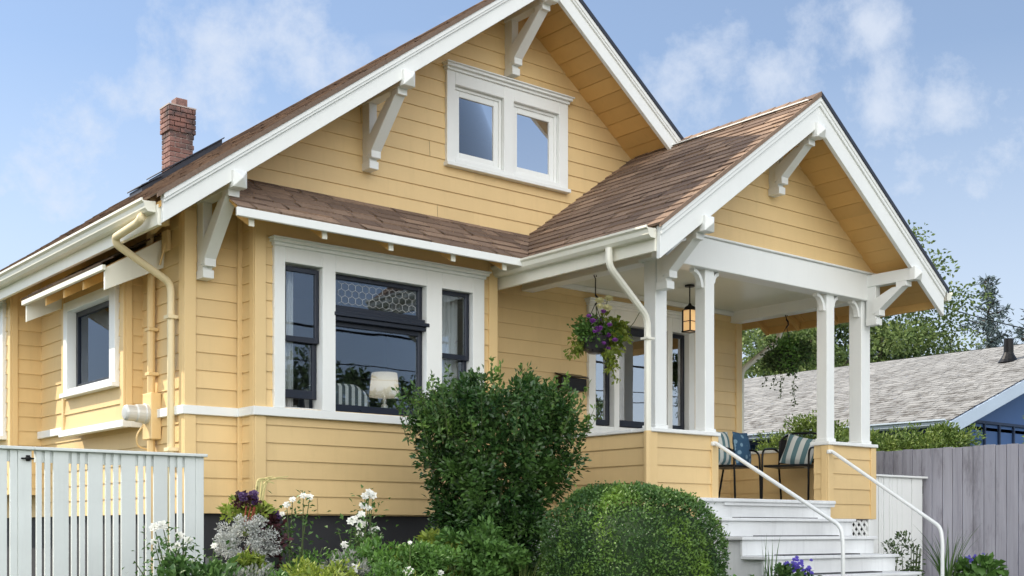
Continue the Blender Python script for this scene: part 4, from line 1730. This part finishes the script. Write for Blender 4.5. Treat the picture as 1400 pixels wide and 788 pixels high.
gt = thing('garden_gate', 'pale board gate with black latch at the far left of the fence', 'gate', (2.4, FY, .62))
m = MB()
x = xend - .035
gx1 = x
i = 0
pat = [W_, N_, N_, W_]
seq = [.10, .055, W_, N_, N_, W_, N_, N_, W_]
first = True
for w in seq:
    m.box(x - w, x, FY, FY + .022, .70, 2.118)
    x -= w + (.004 if first else G_)
    first = False
m.build('boards', M['fence_white'], gt, bevel=.003)
m = MB()
m.box(x, gx1 + .012, FY - .035, FY + .06, 2.12, 2.145)
m.build('cap_rail', M['fence_white'], gt, bevel=.004)
for z0_, z1_ in ((2.03, 2.119), (.85, .93)):
    MB().box(x, gx1 - .002, FY + .023, FY + .055, z0_, z1_).build('rail', M['fence_white'], gt)
m = MB()
m.lathe((gx1 - .03, FY - .012, 2.055), [(.022, -.01), (.024, .0), (.022, .01)], 10)
m.box(gx1 - .085, gx1 + .01, FY - .028, FY - .014, 2.047, 2.06)
m.box(gx1 - .045, gx1 - .015, FY - .014, FY, 2.035, 2.08)
m.build('latch', M['black_metal'], gt, bevel=.003)

pf = thing('plank_fence', 'tall weathered grey plank fence along the right side of the lot', 'fence', (13.0, 9, .6))
m = MB()
y = 3.0
while y < 22:
    w = random.uniform(.125, .15)
    m.box(13.0 + random.uniform(-.004, .004), 13.022, y + .004, y + w - .005, .58, 2.482 + random.uniform(-.008, .008))
    y += w
m.build('planks', M['plank'], pf, bevel=.002)
m = MB()
for z in (.9, 1.6, 2.25):
    m.box(13.023, 13.07, 3, 22, z, z + .09)
m.build('rails', M['plank'], pf)
sg = thing('side_gate', 'low white vertical board gate between porch and grey fence', 'gate', (12.4, 8.12, .6))
m = MB()
x = 11.83
for w in (.19, .05, .05, .11, .06, .10, .10, .20, .22):
    if x + w > 12.95:
        w = 12.95 - x
    m.box(x, x + w - .009, 8.10 + random.uniform(0, .006), 8.122, .66, 2.125)
    x += w
m.build('boards', M['white'], sg, bevel=.002)
m = MB()
m.box(11.82, 12.975, 8.07, 8.15, 2.126, 2.15)
m.build('cap_rail', M['white'], sg, bevel=.004)
m = MB()
m.box(11.83, 12.95, 8.124, 8.16, 1.95, 2.04)
m.box(11.83, 12.95, 8.124, 8.16, .85, .94)
m.build('rails', M['foundation'], sg)

# ================================================================== NEIGHBOUR HOUSE
nb = thing('neighbour_house', 'blue neighbouring house with weathered grey shingle roof beyond the plank fence', 'house', (19.4, 16, .6))
NX0, NXR, NSL, NY0, NY1 = 15.0, 19.4, .365, 9.0, 26.0


def zn(x):
    return 3.0 + NSL * (4.4 - abs(x - NXR))


m = MB()
Tn = Vector((1, 0, NSL)).normalized()
ln_ = 4.4 / Tn.x
shingle_plane(m, (NX0, 0, 3.0), (0, 1, 0), Tn, [(NY0, 0), (NY1, 0), (NY1, ln_), (NY0, ln_)], .13, .22, .005)
Tn2 = Vector((-1, 0, NSL)).normalized()
shingle_plane(m, (NXR + 4.4, 0, 3.0), (0, 1, 0), Tn2, [(NY0, 0), (NY1, 0), (NY1, ln_), (NY0, ln_)], .5, 2, .014)
nroof = m.build('roof', M['old_shingle'], nb)
m = MB()
m.prism([(NX0 + .02, NY0 + .03, 2.975), (NXR, NY0 + .03, zn(NXR) - .025), (2 * NXR - NX0 - .02, NY0 + .03, 2.975), (NXR, NY0 + .03, zn(NXR) - .10)], (0, NY1 - NY0 - .06, 0))
m.build('soffit', M['blue_wall'], nb)
m = MB()
for s_ in (-1, 1):
    xa = NXR + s_ * 4.4
    m.prism([(xa, NY0 - .02, 2.985), (NXR, NY0 - .02, zn(NXR) - .015), (NXR, NY0 - .02, zn(NXR) - .20), (xa, NY0 - .02, 2.80)], (0, .04, 0))
m.build('rake_boards', M['blue_trim'], nb, bevel=.003)
m = MB()
gutter(m, 14.90, NY0 + .02, NY1, 3.02, 1)
m.build('gutter', M['blue_trim'], nb)
MB().box(15.022, 15.05, NY0 + .03, NY1, 2.86, 2.99).build('fascia', M['blue_batten'], nb)
m = MB()
m.box(15.5, 23.3, NY0 + .6, NY0 + .62, .6, 3.05)
m.prism([(15.5, NY0 + .6, 3.0), (NXR, NY0 + .6, zn(NXR) - .1), (23.3, NY0 + .6, 3.0)], (0, .02, 0))
m.box(15.5, 15.52, NY0 + .62, NY1 - .4, .6, 3.1)
m.build('walls', M['blue_wall'], nb)
m = MB()
for i in range(14):
    x = 15.62 + i * .42
    m.box(x, x + .035, NY0 + .565, NY0 + .6, .6, 3.10)
m.box(15.5, 23.3, NY0 + .56, NY0 + .6, 3.10, 3.14)
for i in range(12):
    y = NY0 + 1 + i * .6
    m.box(15.46, 15.499, y, y + .04, .6, 2.98)
m.build('battens', M['blue_batten'], nb)
m = MB()
m.lathe((18.27, 9.95, zn(18.27) - .03), [(.17, 0), (.13, .05), (.085, .13), (.075, .16), (.075, .38)], 14)
m.build('vent_pipe', M['black_metal'], nb)

# ================================================================== TREES
def limb_path(p, d, L, n=5, wob=.15):
    p, d = Vector(p), Vector(d).normalized()
    pts = [p.copy()]
    for i in range(n):
        d = (d + Vector([random.uniform(-wob, wob) for _ in range(3)]) + Vector((0, 0, .05))).normalized()
        p = p + d * L / n
        pts.append(p.copy())
    return pts


def tree(label, x, y, h, r, crown_c, clumps, leaves, lmat, leafL, trunk_r, group='trees beyond the neighbouring house', name='leafy_tree', cs=1.0, holes=None):
    t = thing(name, label, 'tree', (x, y, .5), group)
    tm = MB()
    trunk = limb_path((x, y, .4), (0, 0, 1), h * .55, 6, .08)
    tm.tube(trunk, [trunk_r * (1 - .09 * i) for i in range(len(trunk))], 8)
    cl = []
    n_l = max(8, clumps // 5)
    for i in range(n_l):
        a = random.uniform(0, 2 * math.pi)
        base = trunk[random.randint(2, len(trunk) - 1)]
        el = random.uniform(.15, 1.1)
        d = Vector((math.cos(a), math.sin(a), el))
        lp_ = limb_path(base, d, r * random.uniform(.7, 1.15), 5, .22)
        tm.tube(lp_, [trunk_r * .42 * (1 - .17 * k) for k in range(len(lp_))], 6)
        cl += [np.array(p) for p in lp_[2:]]
    tm.build('trunk', M['bark'], t, smooth=True)
    cc, _ = blob(clumps, crown_c, (r, r, h * .36), .45)
    cc = np.concatenate([cc, np.array(cl)])
    if holes is not None:
        cc = cc[[holes(c) for c in cc]]
    n = leaves
    which = RNG.integers(0, len(cc), n)
    sz = cs * RNG.uniform(.5, 1.25, len(cc))
    dd = rnd_unit(n)
    P = cc[which] + dd * (RNG.random(n) ** .5 * sz[which])[:, None] * np.array([1, 1, .55])
    A = dd + rnd_unit(n) * .8
    leaf_mesh('crown', P, A, dd + rnd_unit(n) * .7 + np.array([0, 0, .6]), leafL * RNG.uniform(.6, 1.3, n), leafL * .62, lmat, t)
    return t


def conifer(label, x, y, h, r, n_br, leaves, name='conifer_tree'):
    t = thing(name, label, 'tree', (x, y, .5), 'conifers on the skyline')
    tm = MB()
    tm.tube([(x, y, .4), (x, y, h * .5), (x + .1, y, h)], [h * .018, h * .011, .03], 7)
    P, A = [], []
    for i in range(n_br):
        f = (i + random.random()) / n_br
        z = h * (.16 + .84 * f)
        L = r * (1 - f) ** .75 * random.uniform(.55, 1.2) + .15
        a = random.uniform(0, 2 * math.pi)
        d = Vector((math.cos(a), math.sin(a), -.12 + .3 * f))
        pts = limb_path((x, y, z), d, L, 4, .08)
        tm.tube(pts, [.05, .04, .03, .02, .012], 4, False)
        m_ = max(6, int(leaves / n_br * (.3 + L / r)))
        for k in range(m_):
            s = random.random() ** .7
            q = pts[min(4, int(s * 4) + 0)].lerp(pts[min(4, int(s * 4) + 1)], s * 4 - int(s * 4))
            P.append(np.array(q) + RNG.normal(size=3) * np.array([.10, .10, .07]) * (1 + L * .3))
            A.append(np.array(d) * .6 + RNG.normal(size=3) * .6 + np.array([0, 0, -.25]))
    tm.build('trunk', M['bark'], t)
    P, A = np.array(P), np.array(A)
    leaf_mesh('crown', P, A, rnd_unit(len(P)) + np.array([0, 0, .8]), RNG.uniform(.16, .34, len(P)), RNG.uniform(.05, .10, len(P)), M['needle'], t)
    return t


tree('big green maple spreading wide behind the grey neighbour roof', 32.5, 22.2, 10.2, 3.2, (32.5, 22.2, 7.2), 60, 32000, M['tree_leaf'], .14, .42, cs=.85)
tree('dark leafy tree behind the porch post over the grey roof', 34.5, 24.7, 9.0, 2.8, (34.5, 24.7, 6.2), 44, 24000, M['dark_tree'], .16, .35, cs=1.05)
tree('yellow green tree seen through the porch left of its posts', 28.3, 22.2, 8.6, 2.5, (28.3, 22.2, 5.8), 34, 15000, M['tree_leaf'], .15, .3, cs=.8)
tree('hazy pale green tree farthest left through the porch opening', 31.5, 26.4, 8.8, 3.0, (31.5, 26.4, 6.0), 44, 22000, M['grey_tree'], .15, .3, cs=1.0)
tree('round greyish bushy tree low beside the maple on the skyline', 40.5, 26.2, 7.6, 2.4, (40.5, 26.2, 5.6), 36, 17000, M['grey_tree'], .14, .3, cs=.85)
conifer('tall blue grey fir tree on the skyline at the right', 51.4, 29.0, 12.9, 3.1, 105, 9000)
conifer('smaller fir tree left of the tall fir on the skyline', 50.1, 30.1, 10.2, 1.6, 45, 1800)
conifer('fir tree cut by the right edge of the photo', 53.2, 28.2, 11.6, 2.2, 70, 3200)


# ================================================================== SHRUBS
def shrub(name, label, cat, loc, group=None):
    return thing(name, label, cat, loc, group)


# tall laurel in front of the bay
lx, ly = 6.60, 8.30
la = shrub('laurel_shrub', 'tall dark glossy laurel shrub between bay window and porch', 'shrub', (lx, ly, .62))
prof = np.array([(.9, .36), (1.2, .40), (1.42, .44), (1.67, .50), (1.92, .60), (2.12, .68), (2.36, .77), (2.53, .74), (2.66, .62), (2.76, .38)])


def laurel_pts(n, lo):
    z = RNG.uniform(.9, 2.74, n)
    R = np.interp(z, prof[:, 0], prof[:, 1]) * .90
    a = RNG.uniform(0, 2 * np.pi, n)
    lump = 1 + .06 * np.sin(3 * a + z * 4 + 2) + .07 * np.sin(5 * a - z * 7 + 1)
    rr = R * lump * np.sqrt(lo + (1 - lo) * RNG.random(n))
    P = np.stack([lx + rr * np.cos(a) + .05 * (z - 2), ly + rr * np.sin(a), z + .06 * np.sin(4 * a)], 1)
    D = np.stack([np.cos(a), np.sin(a), np.full(n, .35)], 1)
    return P, D


cc, cd = laurel_pts(760, .35)
n = 40000
w = RNG.integers(0, len(cc), n)
dd = rnd_unit(n)
P = cc[w] + dd * (RNG.random(n) ** .5 * RNG.uniform(.05, .15, len(cc))[w])[:, None]
A = cd[w] * .5 + dd * .9 + np.array([0, 0, .2])
leaf_mesh('foliage', P, A, cd[w] + rnd_unit(n) * .7 + np.array([0, 0, .5]), .050 * RNG.uniform(.5, 1.35, n), .030 * RNG.uniform(.7, 1.25, n), M['laurel'], la)
# upright shoots on top
P, A = [], []
tw = MB()
for i in range(92):
    a = random.uniform(0, 2 * math.pi)
    q = math.sqrt(random.random()) * .76
    bx, by = lx + q * math.cos(a), ly + q * math.sin(a)
    zb = 2.66 - .36 * (q / .76) ** 2
    L = random.uniform(.14, .38)
    tip = Vector((bx + (bx - lx) * .22 + random.uniform(-.05, .05), by + (by - ly) * .2, zb + L))
    tw.tube([(bx, by, zb - .07), tip], [.004, .0015], 4, False)
    for k in range(int(12 + L * 60)):
        s = random.random()
        p = Vector((bx, by, zb - .05)).lerp(tip, s)
        P.append(np.array(p) + RNG.normal(size=3) * .006)
        A.append(RNG.normal(size=3) * .7 + np.array([0, 0, .75]))
for i in range(12):
    a = random.uniform(0, 2 * math.pi)
    tw.tube([(lx + .06 * math.cos(a), ly + .06 * math.sin(a), .6), (lx + .2 * math.cos(a), ly + .2 * math.sin(a), 1.3), (lx + .35 * math.cos(a), ly + .35 * math.sin(a), 2.2)], [.022, .016, .006], 5, False)
leaf_mesh('young_shoots', np.array(P), np.array(A), rnd_unit(len(P)) + np.array([0, 0, .4]), RNG.uniform(.03, .062, len(P)), RNG.uniform(.016, .03, len(P)), M['box'], la)
tw.build('branches', M['stem'], la)

# clipped boxwood ball
bxc = (6.72, 6.74, 1.12)
bx_ = shrub('boxwood_shrub', 'rounded clipped boxwood shrub in front of the porch', 'shrub', (bxc[0], bxc[1], .6))


def superpts(n, c, r, p=2.7, jit=.02):
    d = rnd_unit(n)
    d[:, 2] = np.where(d[:, 2] < -.75, -d[:, 2], d[:, 2])
    k = (np.abs(d[:, 0]) ** p + np.abs(d[:, 1]) ** p + np.abs(d[:, 2]) ** p) ** (-1 / p)
    lump = 1 + .018 * np.sin(d[:, 0] * 7 + 2) * np.sin(d[:, 1] * 6 + d[:, 2] * 3) + .020 * np.sin(d[:, 2] * 11 + d[:, 0] * 6)
    return np.array(c) + d * (k * lump * (1 + RNG.normal(size=n) * jit))[:, None] * np.array(r), d


n = 42000
P, D = superpts(n, bxc, (.65, .65, .725), 2.9, .022)
leaf_mesh('foliage', P - D * .02, D * .8 + rnd_unit(n) * .9 + np.array([0, 0, .25]), D + rnd_unit(n) * .9, .026 * RNG.uniform(.6, 1.3, n), .016 * RNG.uniform(.7, 1.2, n), M['box'], bx_)
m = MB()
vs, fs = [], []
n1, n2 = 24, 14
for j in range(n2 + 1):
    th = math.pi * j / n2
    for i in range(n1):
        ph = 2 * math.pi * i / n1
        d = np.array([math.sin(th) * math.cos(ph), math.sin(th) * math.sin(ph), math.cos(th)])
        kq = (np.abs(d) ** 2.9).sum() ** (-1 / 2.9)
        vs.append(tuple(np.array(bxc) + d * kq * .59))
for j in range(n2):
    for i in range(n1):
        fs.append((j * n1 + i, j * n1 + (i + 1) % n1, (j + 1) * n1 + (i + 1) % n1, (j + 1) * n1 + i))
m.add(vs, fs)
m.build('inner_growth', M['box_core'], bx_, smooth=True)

# hedge and shrubs beyond the plank fence
for i, (lab, x, y, z, r, nn) in enumerate((
        ('bright green hedge clump right behind the porch pier above the fence', 14.3, 10.7, 2.42, (.75, 1.0, .66), 17000),
        ('low bright green hedge clump above the middle of the grey fence', 14.2, 9.0, 2.38, (.6, .95, .50), 16000),
        ('yellow green shrub at the right edge above the grey fence', 14.0, 6.75, 2.60, (.55, .50, .46), 9000))):
    h = shrub('hedge_shrub', lab, 'shrub', (x, y, .6), 'shrubs behind the plank fence')
    leafy('foliage', (x, y, z), r, nn, .06, .024, M['hedge'] if i < 2 else M['lime'], h, .2, 150, .16)
    m = MB()
    m.tube([(x, y, .5), (x, y, z)], [.06, .03], 6)
    m.build('trunk', M['bark'], h)


# ================================================================== FLOWER BED
def rose(label, x, y, h, blooms, nleaf, spread=.3, rz=0, nst=6, low=.0):
    t = thing('rose_bush', label, 'rose bush', (x, y, .6), 'white rose bushes')
    st_ = MB()
    P, A = [], []
    ends = [(b[0], b[1], b[2]) for b in blooms]
    for k in range(nst):
        a = random.uniform(0, 6.28)
        ends.append((x + spread * math.cos(a), y + spread * .7 * math.sin(a), .6 + h * random.uniform(.6, .95)))
    for e in ends:
        b0 = Vector((x + random.uniform(-.06, .06), y + random.uniform(-.06, .06), .6))
        mid = b0.lerp(Vector(e), .55) + Vector((random.uniform(-.06, .06), random.uniform(-.06, .06), .05))
        st_.tube([b0, mid, e], [.008, .006, .003], 5, False)
        for k in range(int(nleaf / len(ends))):
            s = random.uniform(low, 1) ** .8
            q = (b0.lerp(mid, s * 2) if s < .5 else mid.lerp(Vector(e), s * 2 - 1))
            off = RNG.normal(size=3) * np.array([.06, .06, .035])
            P.append(np.array(q) + off)
            A.append(off * 8 + RNG.normal(size=3) * .5)
    st_.build('stems', M['stem'], t)
    P, A = np.array(P), np.array(A)
    leaf_mesh('foliage', P, A, rnd_unit(len(P)) * .5 + np.array([0, 0, 1]), RNG.uniform(.03, .06, len(P)), RNG.uniform(.018, .032, len(P)), M['rose_leaf'], t)
    return t, blooms


def blooms_at(c, offs):
    return [(c[0] + a, c[1] + b, c[2] + d) for a, b, d in offs]


# rose before the fence
c = (3.50, 8.05, 1.50)
bl = blooms_at(c, [(-.09, 0, .03), (-.03, .0, .045), (-.10, -.02, -.07), (.10, .02, -.03), (.16, .0, -.06), (.02, .0, -.13), (-.02, .02, -.19), (.07, -.02, -.10)])
t, b = rose('white rose bush in bloom against the pale board fence', 3.55, 8.05, .85, bl, 800, .30)
for p in b:
    flowers('bloom', [p], .036, M['white_petal'], t, [(-.4 + random.uniform(-.4, .4), -.8, .5)])
t, b = rose('low rose bush with one small white flower by the fence end', 3.80, 8.0, .62, [(3.83, 8.0, 1.40)], 520, .28)
for p in b:
    flowers('bloom', [p], .03, M['white_petal'], t)
# rose with sparse stems right of the planter
c = (4.62, 8.10, 1.76)
t, b = rose('tall thin rose with pale blooms just right of the silver planter', 4.60, 8.10, 1.0, blooms_at(c, [(-.16, 0, -.06), (-.10, .02, -.02), (-.02, .0, .01), (.03, -.01, .0), (-.20, .0, -.13)]), 420, .16, nst=4)
for p in b:
    flowers('bloom', [p], .031, M['white_petal'], t)
c = (5.02, 8.00, 1.68)
offs = [(.10, 0, .12), (.06, 0, .09), (.14, .01, .10), (.05, .01, .02), (.09, -.01, .0), (.03, .0, -.05), (-.03, .0, -.08), (.0, -.02, -.11), (.06, .0, -.12), (-.06, 0, -.10), (.13, .0, -.17), (.17, .0, -.16), (-.12, .0, -.28), (.0, -.02, -.14), (.02, .0, -.20)]
t, b = rose('white rose bush with the densest cluster of blooms before the dark base wall', 5.02, 8.00, 1.0, blooms_at(c, offs), 900, .2)
for p in b:
    flowers('bloom', [p], .034, M['white_petal'], t, [(-.4 + random.uniform(-.4, .4), -.8, .5)])

# planter with silver foliage
pl = thing('planter', 'dark round planter overflowing with silver foliage, purple flowers and pale grass blades', 'planter', (4.15, 8.2, .62))
m = MB()
m.lathe((4.15, 8.2, .62), [(.15, 0), (.18, .08), (.235, .42), (.25, .62), (.265, .64), (.265, .69), (.235, .69), (.225, .62)], 24)
m.build('pot', M['pot'], pl, smooth=False)
leafy('silver_foliage', (4.09, 8.05, 1.38), (.22, .19, .28), 6500, .021, .010, M['silver'], pl, .35, 70, .055)
leafy('maroon_foliage', (4.32, 8.14, 1.40), (.09, .14, .22), 800, .045, .03, M['maroon'], pl, .3, 22, .08)
leafy('green_foliage', (4.17, 8.16, 1.62), (.16, .14, .09), 380, .055, .03, M['lime'], pl, .2, 14, .07)
leafy('dark_purple_foliage', (4.11, 8.12, 1.72), (.08, .07, .03), 120, .04, .03, M['maroon'], pl, .0, 8, .05)
flowers('purple_blossoms', [(4.12 + random.gauss(0, .05), 8.04 + random.gauss(0, .03), 1.76 + random.gauss(0, .022)) for _ in range(12)] + [(4.33, 8.02, 1.64), (4.35, 8.03, 1.61)], .026, M['dark_purple'], pl)
m = MB()
for k in range(7):
    a = random.uniform(-.3, .9)
    b0 = Vector((4.22 + random.uniform(-.03, .03), 8.12, 1.62))
    m.tube(bend([b0, b0 + Vector((.06 * a + .01, 0, .27)), b0 + Vector((.24 * a + .04, -.02, .27 + random.uniform(-.05, .04)))], .14, 4), [.008, .008, .007, .006, .006, .005, .004, .003][:8], 4)
m.build('pale_blades', M['straw'], pl)
m = MB()
for k in range(5):
    b0 = Vector((4.10 + .02 * k, 8.08, 1.55))
    m.tube([b0, b0 + Vector((random.uniform(-.04, .04), -.03, .13))], [.008, .005], 5)
m.build('red_stems', M['red_stem'], pl)


def clump(name, label, cat, x, y, z0, r, h, nn, L, W, mat, cl=24, cs=.10, group=None, lo=.25):
    t = thing(name, label, cat, (x, y, .6), group)
    st_ = MB()
    for k in range(10):
        a = random.uniform(0, 6.28)
        q = random.random() ** .5
        st_.tube([(x + .05 * math.cos(a), y + .05 * math.sin(a), .58), (x + r * q * math.cos(a), y + r * q * math.sin(a), z0 + h * .6 * (1 - q * .5))], [.006, .003], 4, False)
    st_.build('stems', M['stem'], t)
    leafy('foliage', (x, y, z0), (r, r, h), nn, L, W, M[mat], t, lo, cl, cs)
    return t


def blades(name, label, cat, x, y, zb, n_, h, spread, mat, w=.010, group=None, seeds=False):
    t = thing(name, label, cat, (x, y, .6), group)
    vs, fs = [], []
    for k in range(n_):
        a = random.uniform(0, 2 * math.pi)
        b0 = Vector((x + random.uniform(-.04, .04), y + random.uniform(-.04, .04), zb))
        d = Vector((math.cos(a), math.sin(a), 0))
        hh = h * random.uniform(.6, 1.1)
        sp_ = spread * random.uniform(.1, 1.1)
        sd = Vector((-d.y, d.x, 0)).lerp(Vector((.77, -.63, 0)), .5).normalized() * w / 2
        i0 = len(vs)
        ns = 5
        for i in range(ns + 1):
            s = i / ns
            p = b0 + d * sp_ * s ** 2 + Vector((0, 0, hh * (s - .18 * s ** 3 * spread / max(h, .01))))
            ww = (1 - s ** 2) if i else .8
            vs += [p - sd * ww, p + sd * ww]
        for i in range(ns):
            fs.append((i0 + 2 * i, i0 + 2 * i + 1, i0 + 2 * i + 3, i0 + 2 * i + 2))
    MB().add(vs, fs).build('blades', M[mat], t)
    return t


G = 'low plants in the flower bed'
clump('sage_plant', 'grey green sage like plant low at the fence end', 'plant', 3.86, 7.55, 1.03, .24, .24, 1710, .04, .018, 'sage', 26, .08, G)
clump('leafy_plant', 'dark green leafy plant at the foot of the fence rose', 'plant', 3.62, 7.80, 1.06, .30, .24, 1710, .07, .035, 'rose_leaf', 26, .10, G)
clump('lime_plant', 'yellow green plant in front of the silver planter', 'plant', 4.28, 7.35, 1.07, .30, .20, 2850, .045, .022, 'lime', 34, .09, G)
clump('leafy_plant', 'olive tinted plant left of the silver planter', 'plant', 3.95, 7.90, 1.12, .20, .22, 1330, .06, .03, 'lime', 20, .09, G)
clump('sage_plant', 'soft grey plant between lime plant and rose cluster', 'plant', 4.55, 7.40, 1.15, .22, .22, 1520, .045, .014, 'sage', 24, .08, G)
clump('leafy_plant', 'mid green leafy plant under the densest rose cluster', 'plant', 4.98, 7.60, 1.17, .30, .28, 2660, .05, .026, 'garden', 34, .10, G)
clump('leafy_plant', 'feathery green plant at the middle of the bed', 'plant', 5.28, 7.45, 1.17, .26, .26, 2470, .05, .018, 'garden', 30, .09, G)
clump('leafy_plant', 'bright green broad leaved plant below the laurel shrub', 'plant', 5.78, 7.50, 1.22, .34, .30, 5200, .048, .030, 'garden', 50, .10, G)
clump('leafy_plant', 'pale green bushy plant left of the laurel foot', 'plant', 5.52, 7.75, 1.23, .24, .26, 1520, .07, .04, 'lime', 24, .10, G)
clump('leafy_plant', 'mounded green plant under the thin rose before the base wall', 'plant', 4.72, 8.25, 1.10, .26, .24, 1500, .05, .024, 'garden', 30, .09, G)
clump('leafy_plant', 'green plant against the dark base wall right of the rose cluster', 'plant', 5.45, 8.45, 1.08, .28, .26, 1500, .055, .028, 'rose_leaf', 30, .09, G)
clump('leafy_plant', 'small bright plant filling the bed between fence and planter', 'plant', 3.98, 7.45, 1.05, .24, .20, 1300, .045, .022, 'garden', 28, .08, G)
clump('lime_plant', 'feathery yellow green plant in the bed centre', 'plant', 5.05, 7.25, 1.04, .22, .18, 1200, .04, .016, 'lime', 26, .08, G)
blades('grass_tuft', 'tuft of pale feathery grass before the dark base wall', 'grass tuft', 5.35, 8.2, .7, 60, .72, .16, 'straw', .006, 'grass tufts in the bed')
blades('grass_tuft', 'arching green grass tuft between laurel and boxwood', 'grass tuft', 6.12, 7.35, .65, 120, .72, .30, 'grass_leaf', .010, 'grass tufts in the bed')
blades('grass_tuft', 'thin grass tuft below the white rose cluster', 'grass tuft', 4.70, 7.5, .65, 80, .66, .22, 'grass_leaf', .007, 'grass tufts in the bed')
# white flowers dotted low
wf = thing('daisy_plant', 'low plant with a few round white blooms at the bottom edge', 'plant', (4.72, 7.2, .6), G)
flowers('bloom', [(4.50, 7.25, 1.24)], .045, M['white_petal'], wf)
flowers('bloom', [(4.90, 7.15, 1.22)], .048, M['white_petal'], wf)
flowers('bloom', [(5.02, 7.3, 1.42)], .02, M['white_petal'], wf)
flowers('bloom', [(5.22, 7.2, 1.20)], .03, M['white_petal'], wf)
leafy('foliage', (4.8, 7.2, 1.06), (.36, .2, .22), 1600, .05, .02, M['garden'], wf, .2, 24, .09)
st_ = MB()
for x, y, z in ((4.50, 7.25, 1.24), (4.90, 7.15, 1.22), (5.02, 7.3, 1.42), (5.22, 7.2, 1.20)):
    st_.tube([(x, y, .6), (x, y, z)], .003, 4)
st_.build('stems', M['stem'], wf)

# beside the steps
blades('sword_plant', 'upright sword leaved plant left of the steps', 'plant', 8.35, 6.70, .75, 16, .75, .14, 'iris', .018, 'sword leaved plants by the steps')
blades('sword_plant', 'larger upright sword leaved plant right of the steps', 'plant', 11.55, 6.95, .75, 46, .85, .34, 'iris', .018, 'sword leaved plants by the steps')
v1 = clump('violet_plant', 'violet flowering plant at the left foot of the steps', 'plant', 8.35, 6.55, .98, .26, .2, 900, .05, .03, 'rose_leaf', 24, .09, 'violet flowers by the steps')
flowers('blossoms', [(8.46 + random.gauss(0, .075), 6.48 + random.gauss(0, .05), 1.20 + random.gauss(0, .035)) for _ in range(40)], .018, M['violet_petal'], v1)
v2 = clump('violet_plant', 'violet flowering plant with broad leaves at the right foot of the steps', 'plant', 11.75, 6.70, 1.0, .24, .16, 350, .10, .075, 'garden', 12, .10, 'violet flowers by the steps')
flowers('blossoms', [(11.72 + random.gauss(0, .07), 6.75 + random.gauss(0, .05), 1.20 + random.gauss(0, .03)) for _ in range(26)], .017, M['violet_petal'], v2)
clump('leafy_plant', 'small leaved upright shrub between steps and side gate', 'plant', 11.45, 7.35, 1.22, .14, .30, 330, .05, .024, 'dark_tree', 14, .09, 'upright shrubs by the side gate')
clump('leafy_plant', 'thin upright shrub closest to the step edge by the side gate', 'plant', 11.22, 7.42, 1.15, .09, .26, 170, .045, .022, 'dark_tree', 9, .07, 'upright shrubs by the side gate')

# ground cover filling the bed, beyond counting
n = 16000
X = RNG.uniform(1.6, 8.6, n)
Yc = RNG.uniform(6.2, 8.9, n)
Z = .62 + .50 * RNG.random(n) ** .7 * (.6 + .4 * np.sin(X * 5) * np.cos(Yc * 4))
P = np.stack([X, Yc, Z], 1)
o = leaf_mesh('ground_cover', P, rnd_unit(n) + np.array([0, 0, .5]), rnd_unit(n) * .6 + np.array([0, 0, 1]), RNG.uniform(.04, .10, n), RNG.uniform(.02, .05, n), M['garden'])
o['kind'] = 'stuff'
o['label'] = 'green ground cover filling the flower bed'

# across the street: only seen mirrored in the front windows
REFL = [(20.0, -25.0, 8.6, 3.0), (26.5, -26.0, 9.6, 3.6), (32.5, -25.0, 9.2, 3.2), (41.0, -27.0, 9.5, 3.8)]
REFL_L = ['street tree mirrored at the left of the bay window glass', 'rounded street tree mirrored behind the lamp in the bay window',
          'street tree mirrored at the right of the bay window glass', 'street tree mirrored low in the porch window']
for (x, y, h, r), lab in zip(REFL, REFL_L):
    tree(lab, x, y, h, r, (x, y, h * .58), 34, 9000, M['dark_tree'], .26, .28, 'street trees mirrored in the windows', 'street_tree', 1.0)
for z, r, lab in ((10.3, .05, 'thick utility cable mirrored across the middle of the bay window'), (9.0, .022, 'upper thin wire mirrored over the trees in the bay window'), (8.5, .022, 'lower thin wire mirrored over the trees in the bay window')):
    w = thing('utility_wire', lab, 'wire', (20, -22, z), 'wires mirrored in the windows')
    m = MB()
    m.tube([(-20 + 5 * i, -22, z - .9 + .9 * ((i - 9) / 9) ** 2) for i in range(19)], r, 5)
    m.build('cable', M['black_metal'], w)

# utility wire between far poles, beyond the trees
w = thing('utility_wire', 'thin black utility wire crossing the sky at the right', 'wire', (40, 20, 9))
m = MB()
pts = []
for i in range(25):
    t = i / 24
    pts.append((38 + 30 * t, 24 - 8 * t, 9.6 + 1.2 * t - 1.6 * (1 - (2 * t - 1) ** 2)))
m.tube(pts, .02, 5)
m.build('cable', M['black_metal'], w)
